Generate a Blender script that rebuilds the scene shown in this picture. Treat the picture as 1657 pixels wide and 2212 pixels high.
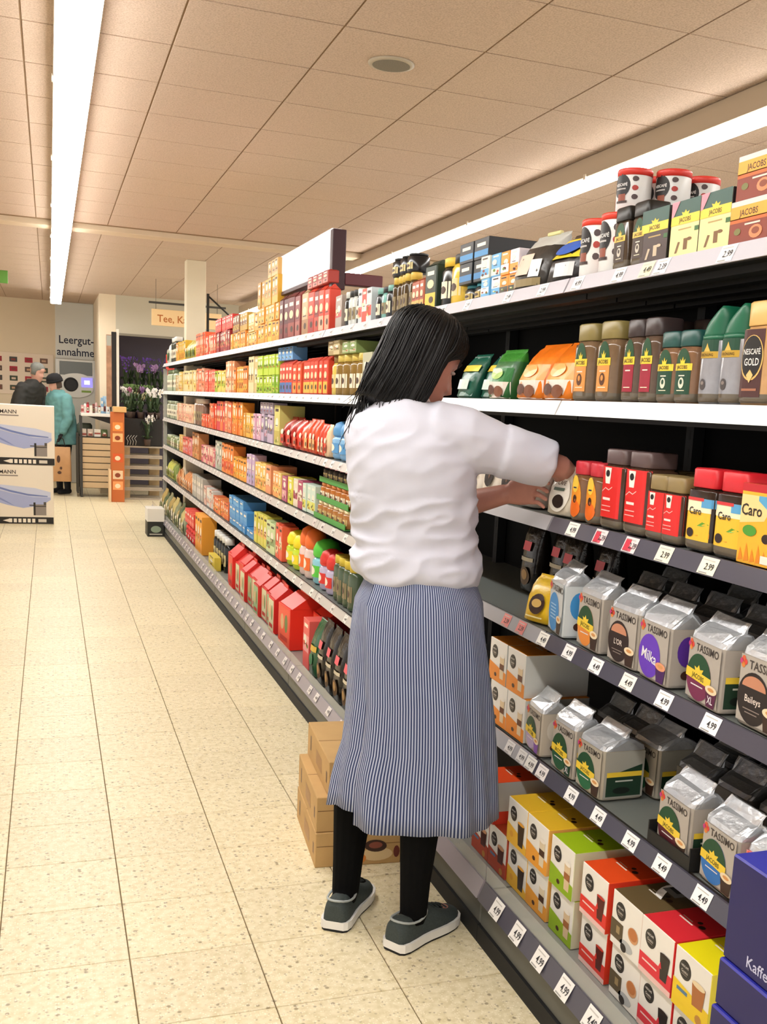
import bpy, math, random
from mathutils import Vector, Matrix
PI = math.pi
for o in list(bpy.data.objects): bpy.data.objects.remove(o)
SC = bpy.context.scene
COL = SC.collection
# ---------------------------------------------------------------- camera
cd = bpy.data.cameras.new('camera'); cam = bpy.data.objects.new('camera', cd); COL.objects.link(cam)
cd.sensor_fit = 'HORIZONTAL'; cd.sensor_width = 36.0; cd.lens = 2269.2554/1657*36
cd.shift_x = -0.0878; cd.shift_y = 0.12305; cd.clip_start = 0.05; cd.clip_end = 100
yaw, pitch, roll = 0.3689, -0.1845, 0.0549
fw = Vector((math.sin(yaw)*math.cos(pitch), math.cos(yaw)*math.cos(pitch), math.sin(pitch)))
ri = Vector((math.cos(yaw), -math.sin(yaw), 0)); up = ri.cross(fw)
r2 = ri*math.cos(roll) + up*math.sin(roll); u2 = -ri*math.sin(roll) + up*math.cos(roll)
cam.matrix_world = Matrix(((r2.x, u2.x, -fw.x, 0), (r2.y, u2.y, -fw.y, 0), (r2.z, u2.z, -fw.z, 1.41947), (0, 0, 0, 1)))
SC.camera = cam
# ---------------------------------------------------------------- light and exposure
SC.view_settings.view_transform = 'Standard'; SC.view_settings.look = 'None'
SC.view_settings.gamma = 1.0; SC.view_settings.use_curve_mapping = False
SC.view_settings.exposure = 1.3
LAMP = 13.0          # emission of the ceiling luminaires (the only lamps)
wd = bpy.data.worlds.new('store_ambient'); SC.world = wd; wd.use_nodes = True
wd.node_tree.nodes['Background'].inputs[0].default_value = (1.0, 0.945, 0.89, 1)   # light of the rest of the sales floor
wd.node_tree.nodes['Background'].inputs[1].default_value = 0.50
SC.cycles.max_bounces = 8; SC.cycles.diffuse_bounces = 4; SC.cycles.transparent_max_bounces = 8
SC.cycles.use_denoising = True; SC.cycles.sample_clamp_indirect = 6
# ---------------------------------------------------------------- materials
def lin(c):
    c = c/255.0
    return c/12.92 if c <= 0.04045 else ((c+0.055)/1.055)**2.4
def rgb(h):
    return tuple(lin(int(h[i:i+2], 16)) for i in (0, 2, 4)) + (1,)
_M = {}
def mat(h, rough=0.5, metal=0.0, emit=0.0, noise=0.0, scale=30.0, bump=0.0, trans=0.0, alpha=1.0, spec=0.5):
    """procedural material: a base colour (hex) broken up by a little noise"""
    k = (h, rough, metal, emit, noise, scale, bump, trans, alpha, spec)
    if k in _M: return _M[k]
    m = bpy.data.materials.new('m_'+h); m.use_nodes = True; _M[k] = m
    nt = m.node_tree; N = nt.nodes; L = nt.links; p = N['Principled BSDF']
    p.inputs['Base Color'].default_value = rgb(h); p.inputs['Roughness'].default_value = rough
    p.inputs['Metallic'].default_value = metal
    p.inputs['Specular IOR Level'].default_value = spec
    if trans: p.inputs['Transmission Weight'].default_value = trans
    if alpha < 1: p.inputs['Alpha'].default_value = alpha
    if emit:
        p.inputs['Emission Color'].default_value = rgb(h); p.inputs['Emission Strength'].default_value = emit
    if noise or bump:
        tc = N.new('ShaderNodeTexCoord'); t = N.new('ShaderNodeTexNoise')
        t.inputs['Scale'].default_value = scale; t.inputs['Detail'].default_value = 4
        L.new(tc.outputs['Object'], t.inputs['Vector'])
        if noise:
            mx = N.new('ShaderNodeMix'); mx.data_type = 'RGBA'; mx.blend_type = 'MULTIPLY'
            rp = N.new('ShaderNodeMapRange'); rp.inputs[1].default_value = 0.3; rp.inputs[2].default_value = 0.7
            rp.inputs[3].default_value = 1-noise; rp.inputs[4].default_value = 1.0
            L.new(t.outputs['Fac'], rp.inputs[0]); mx.inputs[0].default_value = 1
            mx.inputs[6].default_value = rgb(h); L.new(rp.outputs[0], mx.inputs[7]); L.new(mx.outputs[2], p.inputs['Base Color'])
        if bump:
            b = N.new('ShaderNodeBump'); b.inputs['Strength'].default_value = bump; b.inputs['Distance'].default_value = 0.01
            L.new(t.outputs['Fac'], b.inputs['Height']); L.new(b.outputs[0], p.inputs['Normal'])
    return m
# ---------------------------------------------------------------- lettering: every string becomes flat polygons once
_T = {}
def letters(strings):
    objs = {}
    for s in sorted(set(strings)):
        cu = bpy.data.curves.new('t', 'FONT'); cu.body = s; cu.size = 1.0; cu.resolution_u = 2
        cu.align_x = 'CENTER'; cu.offset = 0.012
        o = bpy.data.objects.new('t', cu); COL.objects.link(o); objs[s] = o
    dg = bpy.context.evaluated_depsgraph_get(); dg.update()
    for s, o in objs.items():
        me = bpy.data.meshes.new_from_object(o.evaluated_get(dg))
        v = [(a.co.x, a.co.y) for a in me.vertices]; f = [list(p.vertices) for p in me.polygons]
        w = max(a[0] for a in v)-min(a[0] for a in v)
        _T[s] = (v, f, w); bpy.data.meshes.remove(me)
    for o in objs.values():
        cu = o.data; bpy.data.objects.remove(o); bpy.data.curves.remove(cu)
# ---------------------------------------------------------------- mesh builder
class MB:
    def __init__(s): s.v = []; s.f = []; s.m = []; s.sm = []; s.mats = []; s.map = None; s.uv = {}
    def mi(s, m):
        if isinstance(m, str): m = mat(m)
        if m not in s.mats: s.mats.append(m)
        return s.mats.index(m)
    def add(s, vs, fs, m, smooth=False):
        b = len(s.v); s.v += [tuple(x) for x in vs]; k = s.mi(m)
        for f in fs: s.f.append([b+i for i in f]); s.m.append(k); s.sm.append(smooth)
        return b
    def quad(s, a, b, c, d, m): s.add((a, b, c, d), ((0, 1, 2, 3),), m)
    def box(s, x0, y0, z0, x1, y1, z1, m, c=0.0, **kw):
        """axis box, chamfered by c; kw xm xp ym yp zm zp: other materials for single faces"""
        if c <= 0:
            P = [(x, y, z) for z in (z0, z1) for y in (y0, y1) for x in (x0, x1)]
            F = dict(zm=(0, 2, 3, 1), zp=(4, 5, 7, 6), ym=(0, 1, 5, 4), yp=(2, 6, 7, 3), xm=(0, 4, 6, 2), xp=(1, 3, 7, 5))
            b = len(s.v); s.v += P
            for k, f in F.items(): s.f.append([b+i for i in f]); s.m.append(s.mi(kw.get(k, m))); s.sm.append(False)
            return
        lo, hi = (x0, y0, z0), (x1, y1, z1)
        V = {}
        b = len(s.v)
        for sx in (0, 1):
            for sy in (0, 1):
                for sz in (0, 1):
                    sg = (sx, sy, sz)
                    for ax in range(3):
                        p = []
                        for i in range(3):
                            e = hi[i] if sg[i] else lo[i]
                            if i != ax: e += -c if sg[i] else c
                            p.append(e)
                        V[sg, ax] = len(s.v); s.v.append(tuple(p))
        nm = (('xm', 'xp'), ('ym', 'yp'), ('zm', 'zp'))
        def put(f, mm):
            s.f.append(f); s.m.append(s.mi(mm)); s.sm.append(False)
        for ax in range(3):
            a, d = [(1, 2), (2, 0), (0, 1)][ax]
            for q in (0, 1):
                f = []
                for (i, j) in ((0, 0), (1, 0), (1, 1), (0, 1)):
                    g = [0, 0, 0]; g[ax] = q; g[a] = i; g[d] = j; f.append(V[tuple(g), ax])
                put(f if q else f[::-1], kw.get(nm[ax][q], m))
            for i in (0, 1):
                for j in (0, 1):
                    g0 = [0, 0, 0]; g1 = [0, 0, 0]; g1[ax] = 1
                    for g in (g0, g1): g[a] = i; g[d] = j
                    g0, g1 = tuple(g0), tuple(g1)
                    f = [V[g0, a], V[g1, a], V[g1, d], V[g0, d]]
                    put(f if i == j else f[::-1], kw.get('edge', kw.get(nm[a][i], m)))
        for sg in [(x, y, z) for x in (0, 1) for y in (0, 1) for z in (0, 1)]:
            f = [V[sg, 0], V[sg, 1], V[sg, 2]]
            put(f if sum(sg) % 2 == 1 else f[::-1], kw.get('edge', m))
    def loft(s, rings, m, cap0=True, cap1=True, smooth=True, mf=None):
        n = len(rings[0]); b = len(s.v)
        for r in rings: s.v += [tuple(p) for p in r]
        k = s.mi(m)
        for i in range(len(rings)-1):
            kk = s.mi(mf(i)) if mf else k
            for j in range(n):
                j2 = (j+1) % n
                s.f.append([b+i*n+j, b+i*n+j2, b+(i+1)*n+j2, b+(i+1)*n+j]); s.m.append(kk); s.sm.append(smooth)
        if cap0: s.f.append([b+j for j in range(n)][::-1]); s.m.append(s.mi(mf(0)) if mf else k); s.sm.append(False)
        if cap1: s.f.append([b+(len(rings)-1)*n+j for j in range(n)]); s.m.append(s.mi(mf(len(rings)-2)) if mf else k); s.sm.append(False)
    def tube(s, path, rad, m, n=6, cap=True):
        path = [Vector(p) for p in path]; R = []
        if not isinstance(rad, (list, tuple)): rad = [rad]*len(path)
        prev = None
        for i, p in enumerate(path):
            d = (path[min(i+1, len(path)-1)]-path[max(i-1, 0)]).normalized()
            if prev is None:
                a = d.orthogonal().normalized()
            else:
                a = (prev - d*prev.dot(d)).normalized()
            prev = a; c = d.cross(a)
            R.append([p+(a*math.cos(2*PI*j/n)+c*math.sin(2*PI*j/n))*rad[i] for j in range(n)])
        s.loft(R, m, cap, cap)
    # --- flat print laid on a mapped surface: map(u, v, layer) -> xyz
    def rect(s, u0, v0, u1, v1, m, l=1, n=1):
        for i in range(n):
            a = u0+(u1-u0)*i/n; b = u0+(u1-u0)*(i+1)/n
            s.quad(s.map(a, v0, l), s.map(b, v0, l), s.map(b, v1, l), s.map(a, v1, l), m)
    def poly(s, pts, m, l=1):
        s.add([s.map(u, v, l) for u, v in pts], [list(range(len(pts)))], m)
    def ell(s, cu, cv, ru, rv, m, l=1, n=20, t0=0.0, t1=2*PI, rot=0.0):
        if getattr(s.map, 'curv', 0) and abs(t1-t0-2*PI) < 1e-6:
            P = [(cu, cv)]; K = 4
            for q in range(1, K+1):
                for i in range(n):
                    t = 2*PI*i/n; x, y = ru*q/K*math.cos(t), rv*q/K*math.sin(t); P.append((cu+x*math.cos(rot)-y*math.sin(rot), cv+x*math.sin(rot)+y*math.cos(rot)))
            F = [(0, i+1, (i+1) % n+1) for i in range(n)]
            for q in range(K-1): F += [(1+q*n+i, 1+(q+1)*n+i, 1+(q+1)*n+(i+1) % n, 1+q*n+(i+1) % n) for i in range(n)]
            s.add([s.map(u, v, l) for u, v in P], F, m); return
        P = [(cu, cv)]; full = abs(t1-t0-2*PI) < 1e-6
        for i in range(n if full else n+1):
            t = t0+(t1-t0)*i/n; x, y = ru*math.cos(t), rv*math.sin(t)
            P.append((cu+x*math.cos(rot)-y*math.sin(rot), cv+x*math.sin(rot)+y*math.cos(rot)))
        k = len(P)-1
        F = [(0, i+1, (i+1) % k+1) for i in range(k if full else k-1)]
        s.add([s.map(u, v, l) for u, v in P], F, m)
    def text(s, st, u, v, h, m, l=2, w=None, rot=0.0):
        """string centred on (u, v), letter size h; squeezed to width w if given"""
        V, F, tw = _T[st]; sx = h
        if w and tw*h > w: sx = w/tw
        c, q = math.cos(rot), math.sin(rot)
        pts = [(a*sx, (b-0.36)*h) for a, b in V]
        s.add([s.map(u+x*c-y*q, v+x*q+y*c, l) for x, y in pts], F, m)
    def mesh(s, name):
        me = bpy.data.meshes.new(name)
        me.from_pydata(s.v, [], s.f)
        for m in s.mats: me.materials.append(m)
        me.polygons.foreach_set('material_index', s.m)
        me.polygons.foreach_set('use_smooth', s.sm)
        me.update()
        return me
def mk(name, me, parent=None, loc=None, rz=0.0):
    if isinstance(me, MB): me = me.mesh(name)
    o = bpy.data.objects.new(name, me); COL.objects.link(o)
    if parent is not None: o.parent = parent
    if loc is not None: o.location = loc
    if rz: o.rotation_euler = (0, 0, rz)
    return o
def tag(o, label, cat=None, group=None, kind=None):
    if label: o['label'] = label
    if cat: o['category'] = cat
    if group: o['group'] = group
    if kind: o['kind'] = kind
    return o
def empty(name, loc=(0, 0, 0), rz=0.0):
    return mk(name, None, None, loc, rz)
def sup(n, a, b, e=2.0, cx=0.0, cy=0.0, z=0.0):
    """superellipse ring; e=2 ellipse, larger = squarer"""
    R = []
    for j in range(n):
        t = 2*PI*(j+0.5)/n; c, q = math.cos(t), math.sin(t)
        R.append((cx+a*math.copysign(abs(c)**(2/e), c), cy+b*math.copysign(abs(q)**(2/e), q), z))
    return R
def R_(seed): return random.Random(seed)
# ---------------------------------------------------------------- setting
CZ = 2.655
TS = 0.3135; TX0 = -0.14267; TY0 = 3.82822
def terrazzo(name, grid):
    m = bpy.data.materials.new(name); m.use_nodes = True; nt = m.node_tree; N = nt.nodes; L = nt.links; p = N['Principled BSDF']
    g = N.new('ShaderNodeNewGeometry'); P = g.outputs['Position']
    def spots(scale, thr, soft):
        v = N.new('ShaderNodeTexVoronoi'); v.inputs['Scale'].default_value = scale; v.inputs['Randomness'].default_value = 1
        L.new(P, v.inputs['Vector'])
        r = N.new('ShaderNodeMapRange'); r.inputs[1].default_value = thr; r.inputs[2].default_value = thr+soft; r.inputs[3].default_value = 1; r.inputs[4].default_value = 0
        L.new(v.outputs['Distance'], r.inputs[0])
        h = N.new('ShaderNodeSeparateColor'); L.new(v.outputs['Color'], h.inputs[0])
        c = N.new('ShaderNodeMath'); c.operation = 'GREATER_THAN'; c.inputs[1].default_value = 0.72; L.new(h.outputs[0], c.inputs[0])
        o = N.new('ShaderNodeMath'); o.operation = 'MULTIPLY'; L.new(r.outputs[0], o.inputs[0]); L.new(c.outputs[0], o.inputs[1])
        return o.outputs[0]
    n1 = N.new('ShaderNodeTexNoise'); n1.inputs['Scale'].default_value = 45; n1.inputs['Detail'].default_value = 6; L.new(P, n1.inputs['Vector'])
    cr = N.new('ShaderNodeValToRGB'); cr.color_ramp.elements[0].position = 0.36; cr.color_ramp.elements[0].color = rgb('dacda4')
    cr.color_ramp.elements[1].position = 0.6; cr.color_ramp.elements[1].color = rgb('eadfbe'); L.new(n1.outputs['Fac'], cr.inputs[0])
    oi = N.new('ShaderNodeObjectInfo')
    rr = N.new('ShaderNodeMapRange'); rr.inputs[3].default_value = 0.94; rr.inputs[4].default_value = 1.03; L.new(oi.outputs['Random'], rr.inputs[0])
    mv = N.new('ShaderNodeMix'); mv.data_type = 'RGBA'; mv.blend_type = 'MULTIPLY'; mv.inputs[0].default_value = 1
    L.new(cr.outputs[0], mv.inputs[6]); L.new(rr.outputs[0], mv.inputs[7]); col = mv.outputs[2]
    for sc, th, so, hx, k in ((95, 0.2, 0.2, '8d7d5e', 0.5), (45, 0.16, 0.14, '7c6a48', 0.7), (180, 0.3, 0.2, 'fff6e0', 0.6)):
        mx = N.new('ShaderNodeMix'); mx.data_type = 'RGBA'; mx.inputs[7].default_value = rgb(hx); L.new(col, mx.inputs[6])
        f = N.new('ShaderNodeMath'); f.operation = 'MULTIPLY'; f.inputs[1].default_value = k; L.new(spots(sc, th, so), f.inputs[0]); L.new(f.outputs[0], mx.inputs[0]); col = mx.outputs[2]
    if grid:   # far tiles: joints only drawn, nearer ones are built
        sp = N.new('ShaderNodeSeparateXYZ'); L.new(P, sp.inputs[0]); fac = None
        for ax, o0 in ((0, TX0), (1, TY0)):
            a = N.new('ShaderNodeMath'); a.operation = 'SUBTRACT'; a.inputs[1].default_value = o0-50*TS; L.new(sp.outputs[ax], a.inputs[0])
            d = N.new('ShaderNodeMath'); d.operation = 'DIVIDE'; d.inputs[1].default_value = TS; L.new(a.outputs[0], d.inputs[0])
            fr = N.new('ShaderNodeMath'); fr.operation = 'FRACT'; L.new(d.outputs[0], fr.inputs[0])
            lt = N.new('ShaderNodeMath'); lt.operation = 'LESS_THAN'; lt.inputs[1].default_value = 0.011; L.new(fr.outputs[0], lt.inputs[0])
            if fac is None: fac = lt.outputs[0]
            else:
                mm = N.new('ShaderNodeMath'); mm.operation = 'MAXIMUM'; L.new(fac, mm.inputs[0]); L.new(lt.outputs[0], mm.inputs[1]); fac = mm.outputs[0]
        mx = N.new('ShaderNodeMix'); mx.data_type = 'RGBA'; mx.inputs[7].default_value = rgb('8a7750'); L.new(col, mx.inputs[6]); L.new(fac, mx.inputs[0]); col = mx.outputs[2]
    L.new(col, p.inputs['Base Color']); p.inputs['Roughness'].default_value = 0.42; p.inputs['Specular IOR Level'].default_value = 0.32
    return m
TERR = terrazzo('terrazzo', False); TERRG = terrazzo('terrazzo_far', True)
NEARY = TY0+TS*24; XA, XZ = TX0-4*TS, TX0+5*TS
b = MB(); b.box(XA, -3, -0.1, XZ, NEARY, -0.004, mat('6e5c3c', 0.9)); b.box(-6, -3, -0.1, XA, NEARY, 0, TERRG); b.box(XZ, -3, -0.1, 6, NEARY, 0, TERRG); b.box(-6, NEARY, -0.1, 6, 19, 0.0, TERRG)
floor = tag(mk('floor', b), None, kind='structure')
t = MB(); g = 0.0014; t.box(g, g, -0.012, TS-g, TS-g, 0.0, TERR, 0.0012); tm = t.mesh('tile')
ft = MB()
for j in range(-9, 24):
    for i in range(-4, 5):
        x, y = TX0+i*TS, TY0+j*TS
        o = mk('tile', tm, floor, (x, y, 0))
# ceiling of fibre panels
def ceil_mat():
    m = bpy.data.materials.new('ceiling_panel'); m.use_nodes = True; nt = m.node_tree; N = nt.nodes; L = nt.links; p = N['Principled BSDF']
    g = N.new('ShaderNodeNewGeometry'); n = N.new('ShaderNodeTexNoise'); n.inputs['Scale'].default_value = 160; n.inputs['Detail'].default_value = 3; L.new(g.outputs['Position'], n.inputs['Vector'])
    c = N.new('ShaderNodeValToRGB'); c.color_ramp.elements[0].position = 0.35; c.color_ramp.elements[0].color = rgb('bda692'); c.color_ramp.elements[1].position = 0.6; c.color_ramp.elements[1].color = rgb('d3bca9')
    L.new(n.outputs['Fac'], c.inputs[0]); L.new(c.outputs[0], p.inputs['Base Color']); p.inputs['Roughness'].default_value = 0.9
    bp = N.new('ShaderNodeBump'); bp.inputs['Strength'].default_value = 0.25; bp.inputs['Distance'].default_value = 0.004; L.new(n.outputs['Fac'], bp.inputs['Height']); L.new(bp.outputs[0], p.inputs['Normal'])
    return m
CM = ceil_mat()
CT = 0.50624; CX0 = 0.93947; CY0 = 3.70124; BY = 9.05
b = MB(); b.box(-6, -3, CZ+0.0035, 6, BY, CZ+0.2, mat('8f7558', 0.9)); b.box(-6, BY, CZ+0.065+0.0035, 6, 19, CZ+0.2, mat('93795c', 0.9))
ceiling = tag(mk('ceiling', b), None, kind='structure')
g = 0.0035; t = MB(); t.box(g, g*1.5, 0, CT-g, CT-g*1.5, 0.02, CM, 0.001); tm = t.mesh('panel')
far = MB()
for j in range(-13, 31):
    for i in range(-14, 10):
        x, y = CX0+i*CT, CY0+j*CT; z = CZ if y < BY-0.3 else CZ+0.065
        if y+CT > 18.9 or y < -2.9: continue
        vis = -1.0 < x < 0.42*y+1.3 and y > 2.9 and j <= 20
        if vis and abs(x) < 5: mk('panel', tm, ceiling, (x, y, z))
        else: far.box(x+g, y+g, z, x+CT-g, y+CT-g, z+0.02, CM)
o = mk('outer_panels', far, ceiling); o['kind'] = 'stuff'
b = MB(); b.box(-6, BY-0.2, CZ-0.035, 6, BY, CZ+0.09, mat('d9c6ab', 0.8), 0.004); tag(mk('trim_1', b), None, kind='structure')
b = MB(); b.box(1.268, 10.9, 0, 1.455, 11.07, CZ+0.066, mat('e6dcc4', 0.8, noise=0.05, scale=5), 0.006); tag(mk('wall_column', b), None, kind='structure')
# far walls
WL = mat('ecdcc0', 0.85, noise=0.04, scale=2); WY = 17.6; WR = 15.6
b = MB(); b.box(-6, WY, 0, 0.66, WY+0.15, CZ+0.07, WL); tag(mk('wall_back', b), None, kind='structure')
b = MB(); b.box(0.655, WR, 0, 0.87, WY+0.15, CZ+0.07, WL); tag(mk('wall_pier', b), None, kind='structure')
b = MB(); b.box(0.87, WR, 2.20, 6, WR+0.15, CZ+0.07, mat('c9c2ae', 0.85)); b.box(0.87, WR-0.01, 2.185, 6, WR+0.05, 2.215, mat('8d8676', 0.7)); tag(mk('wall_soffit', b), None, kind='structure')
b = MB(); b.box(0.87, WR+0.9, 0, 6, WR+1.0, 2.3, mat('5d5762', 0.85, noise=0.1, scale=3)); tag(mk('wall_recess', b), None, kind='structure')
b = MB(); b.box(0.10, WY-0.012, 0, 0.652, WY, CZ+0.06, mat('e9ebe6', 0.7), 0.002); tag(mk('trim_2', b), None, kind='structure')
# luminaires (lamps of the aisle)
def luminaire(name, x0, x1, y0, y1, zb, label, body):
    r = tag(empty(name, ((x0+x1)/2, y0, zb)), label, 'ceiling light')
    w = (x1-x0)/2; n = max(1, round((y1-y0)/1.5)); l = (y1-y0)/n
    b = MB(); b.box(-w, 0, 0.004, w, y1-y0, CZ-zb-0.001, mat(body, 0.5), 0.004); mk('housing', b, r)
    d = MB(); d.box(-w+0.004, 0.004, -0.014, w-0.004, l-0.004, 0.003, mat('fffdf9', 0.4, emit=LAMP), 0.003); dm = d.mesh('diffuser')
    for i in range(n): mk('diffuser', dm, r, (0, i*l, 0))
    c = MB(); c.box(-w-0.006, -0.012, -0.006, -w+0.0, 0.012, 0.02, mat('d8d0c0', 0.3, 0.6)); cm = c.mesh('clip')
    for i in range(n): mk('clip', cm, r, (0, (i+0.5)*l, 0))
    return r
luminaire('linear_luminaire', 0.032, 0.172, -2.2, 15.75, 2.56, 'long white glowing ceiling light running above the tiled aisle', 'e8e2d6')
luminaire('linear_luminaire', 2.445, 2.56, -2.2, 15.0, 2.555, 'glowing strip light under the beige trunking above the coffee shelves', 'b8a68c')
# round speaker grille in the ceiling
r = tag(empty('ceiling_speaker', (1.19, 3.985, CZ)), 'round grey speaker grille set flush in a ceiling panel', 'speaker')
b = MB(); b.loft([sup(28, .085, .085, z=-0.001), sup(28, .085, .085, z=-0.006), sup(28, .072, .072, z=-0.009)], mat('b4a894', .5), False, True); mk('rim', b, r)
b = MB(); b.loft([sup(28, .071, .071, z=-0.006), sup(28, .069, .069, z=-0.010)], mat('8f8676', .7, noise=.5, scale=400), False, True); mk('grille', b, r)
# ---------------------------------------------------------------- the shelf run: nine bays, 1.25 m each
BAY0 = 1.18; BL = 1.25; NB = 9
LEV = [1.755, 1.458, 1.165, 0.862, 0.513]        # shelf board tops, from the top shelf down
XR = 1.207; XB = 1.62; XF = 1.225                # rail front, back panel, product front line
BASEZ = 0.155
STEEL = mat('3c3d40', 0.45, 0.3, noise=0.1, scale=8); DARK = mat('121314', 0.7, spec=.2); RAILG = mat('a5a4a8', 0.35, noise=0.05, scale=6)
RAILW = mat('f2f1ee', 0.35); RAILD = mat('4f4d59', 0.3, noise=0.08, scale=5); BASEM = mat('5f605a', 0.45, 0.1, noise=0.08, scale=4); BLK = mat('0c0c0c', 0.7)
prices = ['4.99', '4.49', '2.99', '2,39', '4.49', '4.99', '1.99']
letters(prices+['JACOBS', 'TASSIMO', 'Milka', 'XL', 'Caro', 'ro', 'NESCAFÉ', 'GOLD', 'Leergut-', 'annahme', 'Tee, Ka', 'MANN', 'SSMANN', 'NESCAFÉ Dolce', 'Gusto',
         'Latte', 'Kaffee Genuss', 'ESPRESSO', 'CAFÉ', 'L\'OR', 'Baileys', 'KRÖNUNG', 'Senseo', 'Crema', 'TEE', 'KAFFEE', 'Cappuccino', 'XL '])
def rail_mesh(m, seed, h=0.036, tx=0.016, n=1.25):
    b = MB(); y1 = n-0.006
    P = [(0, 0.003, -h), (0, y1, -h), (tx, y1, 0), (tx, 0.003, 0)]; t = 0.006
    Q = [(x+t, y, z) for x, y, z in P]
    b.add(P+Q, [(3, 2, 1, 0), (4, 5, 6, 7), (0, 1, 5, 4), (2, 3, 7, 6), (1, 2, 6, 5), (3, 0, 4, 7)], m)
    return b
def tag_mesh(w, h, tx, col, txt, ink='2b2b30', promo=None):
    """price ticket lying on a tilted rail; local y runs away from the camera, so print runs along -y"""
    b = MB(); k = tx/0.036
    b.map = lambda u, v, l: (v*k-0.0006*l-0.0004, -u, v)
    b.rect(-w/2, 0.001-h, w/2, -0.001, mat(col, .4), 1)
    if promo: b.rect(-w*.42, -h*.9, -w*.02, -h*.15, mat('d8344a', .4), 2); b.rect(-w*.02, -h*.9, w*.2, -h*.6, mat('e0566a', .4), 2)
    b.text(txt, w*(.22 if promo else .1), -h*.52, h*.5, mat(ink, .5), 3, w=w*.6)
    b.rect(-w*.4, -h*.22, w*.3, -h*.16, mat('c9c6c0', .5), 2); b.rect(-w*.4, -h*.93, w*.1, -h*.86, mat('a8a6a2', .5), 2)
    return b.mesh('price_tag')
TAGM = {}
def ptag(rail, y, zoff, tx, w=0.05, h=0.034, col='fbf9f2', txt='4.99', promo=None):
    k = (w, h, tx, col, txt, promo)
    if k not in TAGM: TAGM[k] = tag_mesh(w, h, tx, col, txt, promo=promo)
    k2 = tx/0.036*0
    o = mk('price_tag', TAGM[k], rail, (tx, y, 0)); return o
def bay_meshes(n):
    D = {}
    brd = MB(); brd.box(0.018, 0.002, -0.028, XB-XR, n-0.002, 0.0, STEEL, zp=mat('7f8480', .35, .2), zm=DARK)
    for i in range(4): brd.box(0.05+i*0.085, 0.004, -0.042, 0.085+i*0.085, n-0.004, -0.028, mat('1f1f21', .6, spec=.3))
    D['shelf_board'] = brd.mesh('shelf_board')
    bp = MB(); bp.box(0, 0.001, 0.06, 0.02, n-0.001, 1.80, mat('0b0b0c', .8, noise=.2, scale=6, spec=.15)); D['back_panel'] = bp.mesh('back_panel')
    base = MB(); base.box(0, 0.002, 0.050, XB-1.075, n-0.002, BASEZ-0.006, BASEM, 0.003, zp=mat('8b8d88', .4)); D['base_panel'] = base.mesh('base_panel')
    pl = MB(); pl.box(0, 0.001, 0, 0.50, n-0.001, 0.050, BLK); D['plinth'] = pl.mesh('plinth')
    gd = MB(); gd.box(0, 0.004, 0, 0.002, n-0.004, 0.045, mat('c8ccc8', .1, alpha=.28)); D['clear_guard'] = gd.mesh('clear_guard')
    return D
up = MB(); up.box(-0.018, -0.036, 0, 0.016, -0.001, 1.82, mat('1b1b1d', .6, spec=.3))
for i in range(36): up.box(-0.0185, -0.022, 0.08+i*0.048, -0.017, -0.014, 0.105+i*0.048, BLK)
upm = up.mesh('upright')
BM = {1.25: bay_meshes(1.25), 1.06: bay_meshes(1.06)}
Y00 = 1.37
bays = []
rg = R_(5)
ords = ['first', 'second', 'third', 'fourth', 'fifth', 'sixth', 'seventh', 'eighth', 'ninth', 'tenth']
for k in range(NB):
    y0 = BAY0+k*BL if k else Y00; n_ = 1.25 if k else 1.06; D = BM[n_]
    lab = ['dark steel shelving bay of coffee jars and capsule packs nearest the camera', 'dark steel shelving bay right beside the woman in the striped apron'][k] if k < 2 else f'dark steel shelving bay with pale price rails, {ords[k]} from the camera along the aisle'
    s = tag(empty('shelving_bay', (0, y0, 0)), lab, 'shelf', 'shelving bays along the aisle')
    mk('base_panel', D['base_panel'], s, (1.075, 0, 0)); mk('plinth', D['plinth'], s, (1.068, 0, 0)); mk('back_panel', D['back_panel'], s, (XB, 0, 0)); mk('upright', upm, s, (XB-0.02, n_, 0))
    for li, z in enumerate(LEV):
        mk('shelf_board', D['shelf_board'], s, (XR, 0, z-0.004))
        m = RAILW if li == 1 or k >= 3 and li == 0 else (RAILG if (k >= 1 or li == 0) else RAILD)
        m = mat('c6c4cd', .35) if li == 0 else m
        if k >= 2 and li > 1: m = mat('c9c3bd', .35)
        r = mk('price_rail', rail_mesh(m, k, n=n_), s, (XR-0.016, 0, z))
        if k == 0: continue
        n = rg.randint(6, 9) if k >= 2 else 5
        for q in range(n):
            y = (q+0.5+rg.uniform(-.2, .2))*BL/n
            if k >= 2: ptag(r, y, 0, .016, w=0.05, col=rg.choice(['f4f0ea', 'e9e4de', 'fbf9f2', 'efe0dc']), txt=rg.choice(prices[:3]))
            elif li == 0: ptag(r, y, 0, .016, w=0.05, col='fdfdfd', txt=rg.choice(prices[:3]))
    r = mk('price_rail', rail_mesh(RAILD if k == 0 else mat('9a949c', .3), k, 0.048, 0.02, n_), s, (1.060, 0, BASEZ+0.02))
    if k >= 2:
        for q in range(7): ptag(r, (q+.5+rg.uniform(-.2, .2))*BL/7, 0, .02, w=0.05, col='e6e0dc', txt=rg.choice(prices[:3]))
    mk('clear_guard', D['clear_guard'], s, (1.083, 0, BASEZ+0.018))
    bays.append(s)
o = mk('upright', upm, bays[0], (XB-0.02, 0.037, 0))
eu = MB(); eu.box(-0.02, -0.02, 0, 0.02, 0.02, 1.70, mat('b9b9b2', .35, .4))
for i in range(34): eu.box(-0.0205, -0.005, 0.06+i*0.048, -0.019, 0.005, 0.085+i*0.048, mat('555550'))
mk('end_upright', eu, bays[-1], (1.225, BL+0.03, 0))
ep = MB(); ep.box(0, 0, 0.05, XB-1.24, 0.02, 1.62, mat('3a3b3a', .6)); mk('end_panel', ep, bays[-1], (1.245, BL+0.01, 0))
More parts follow.
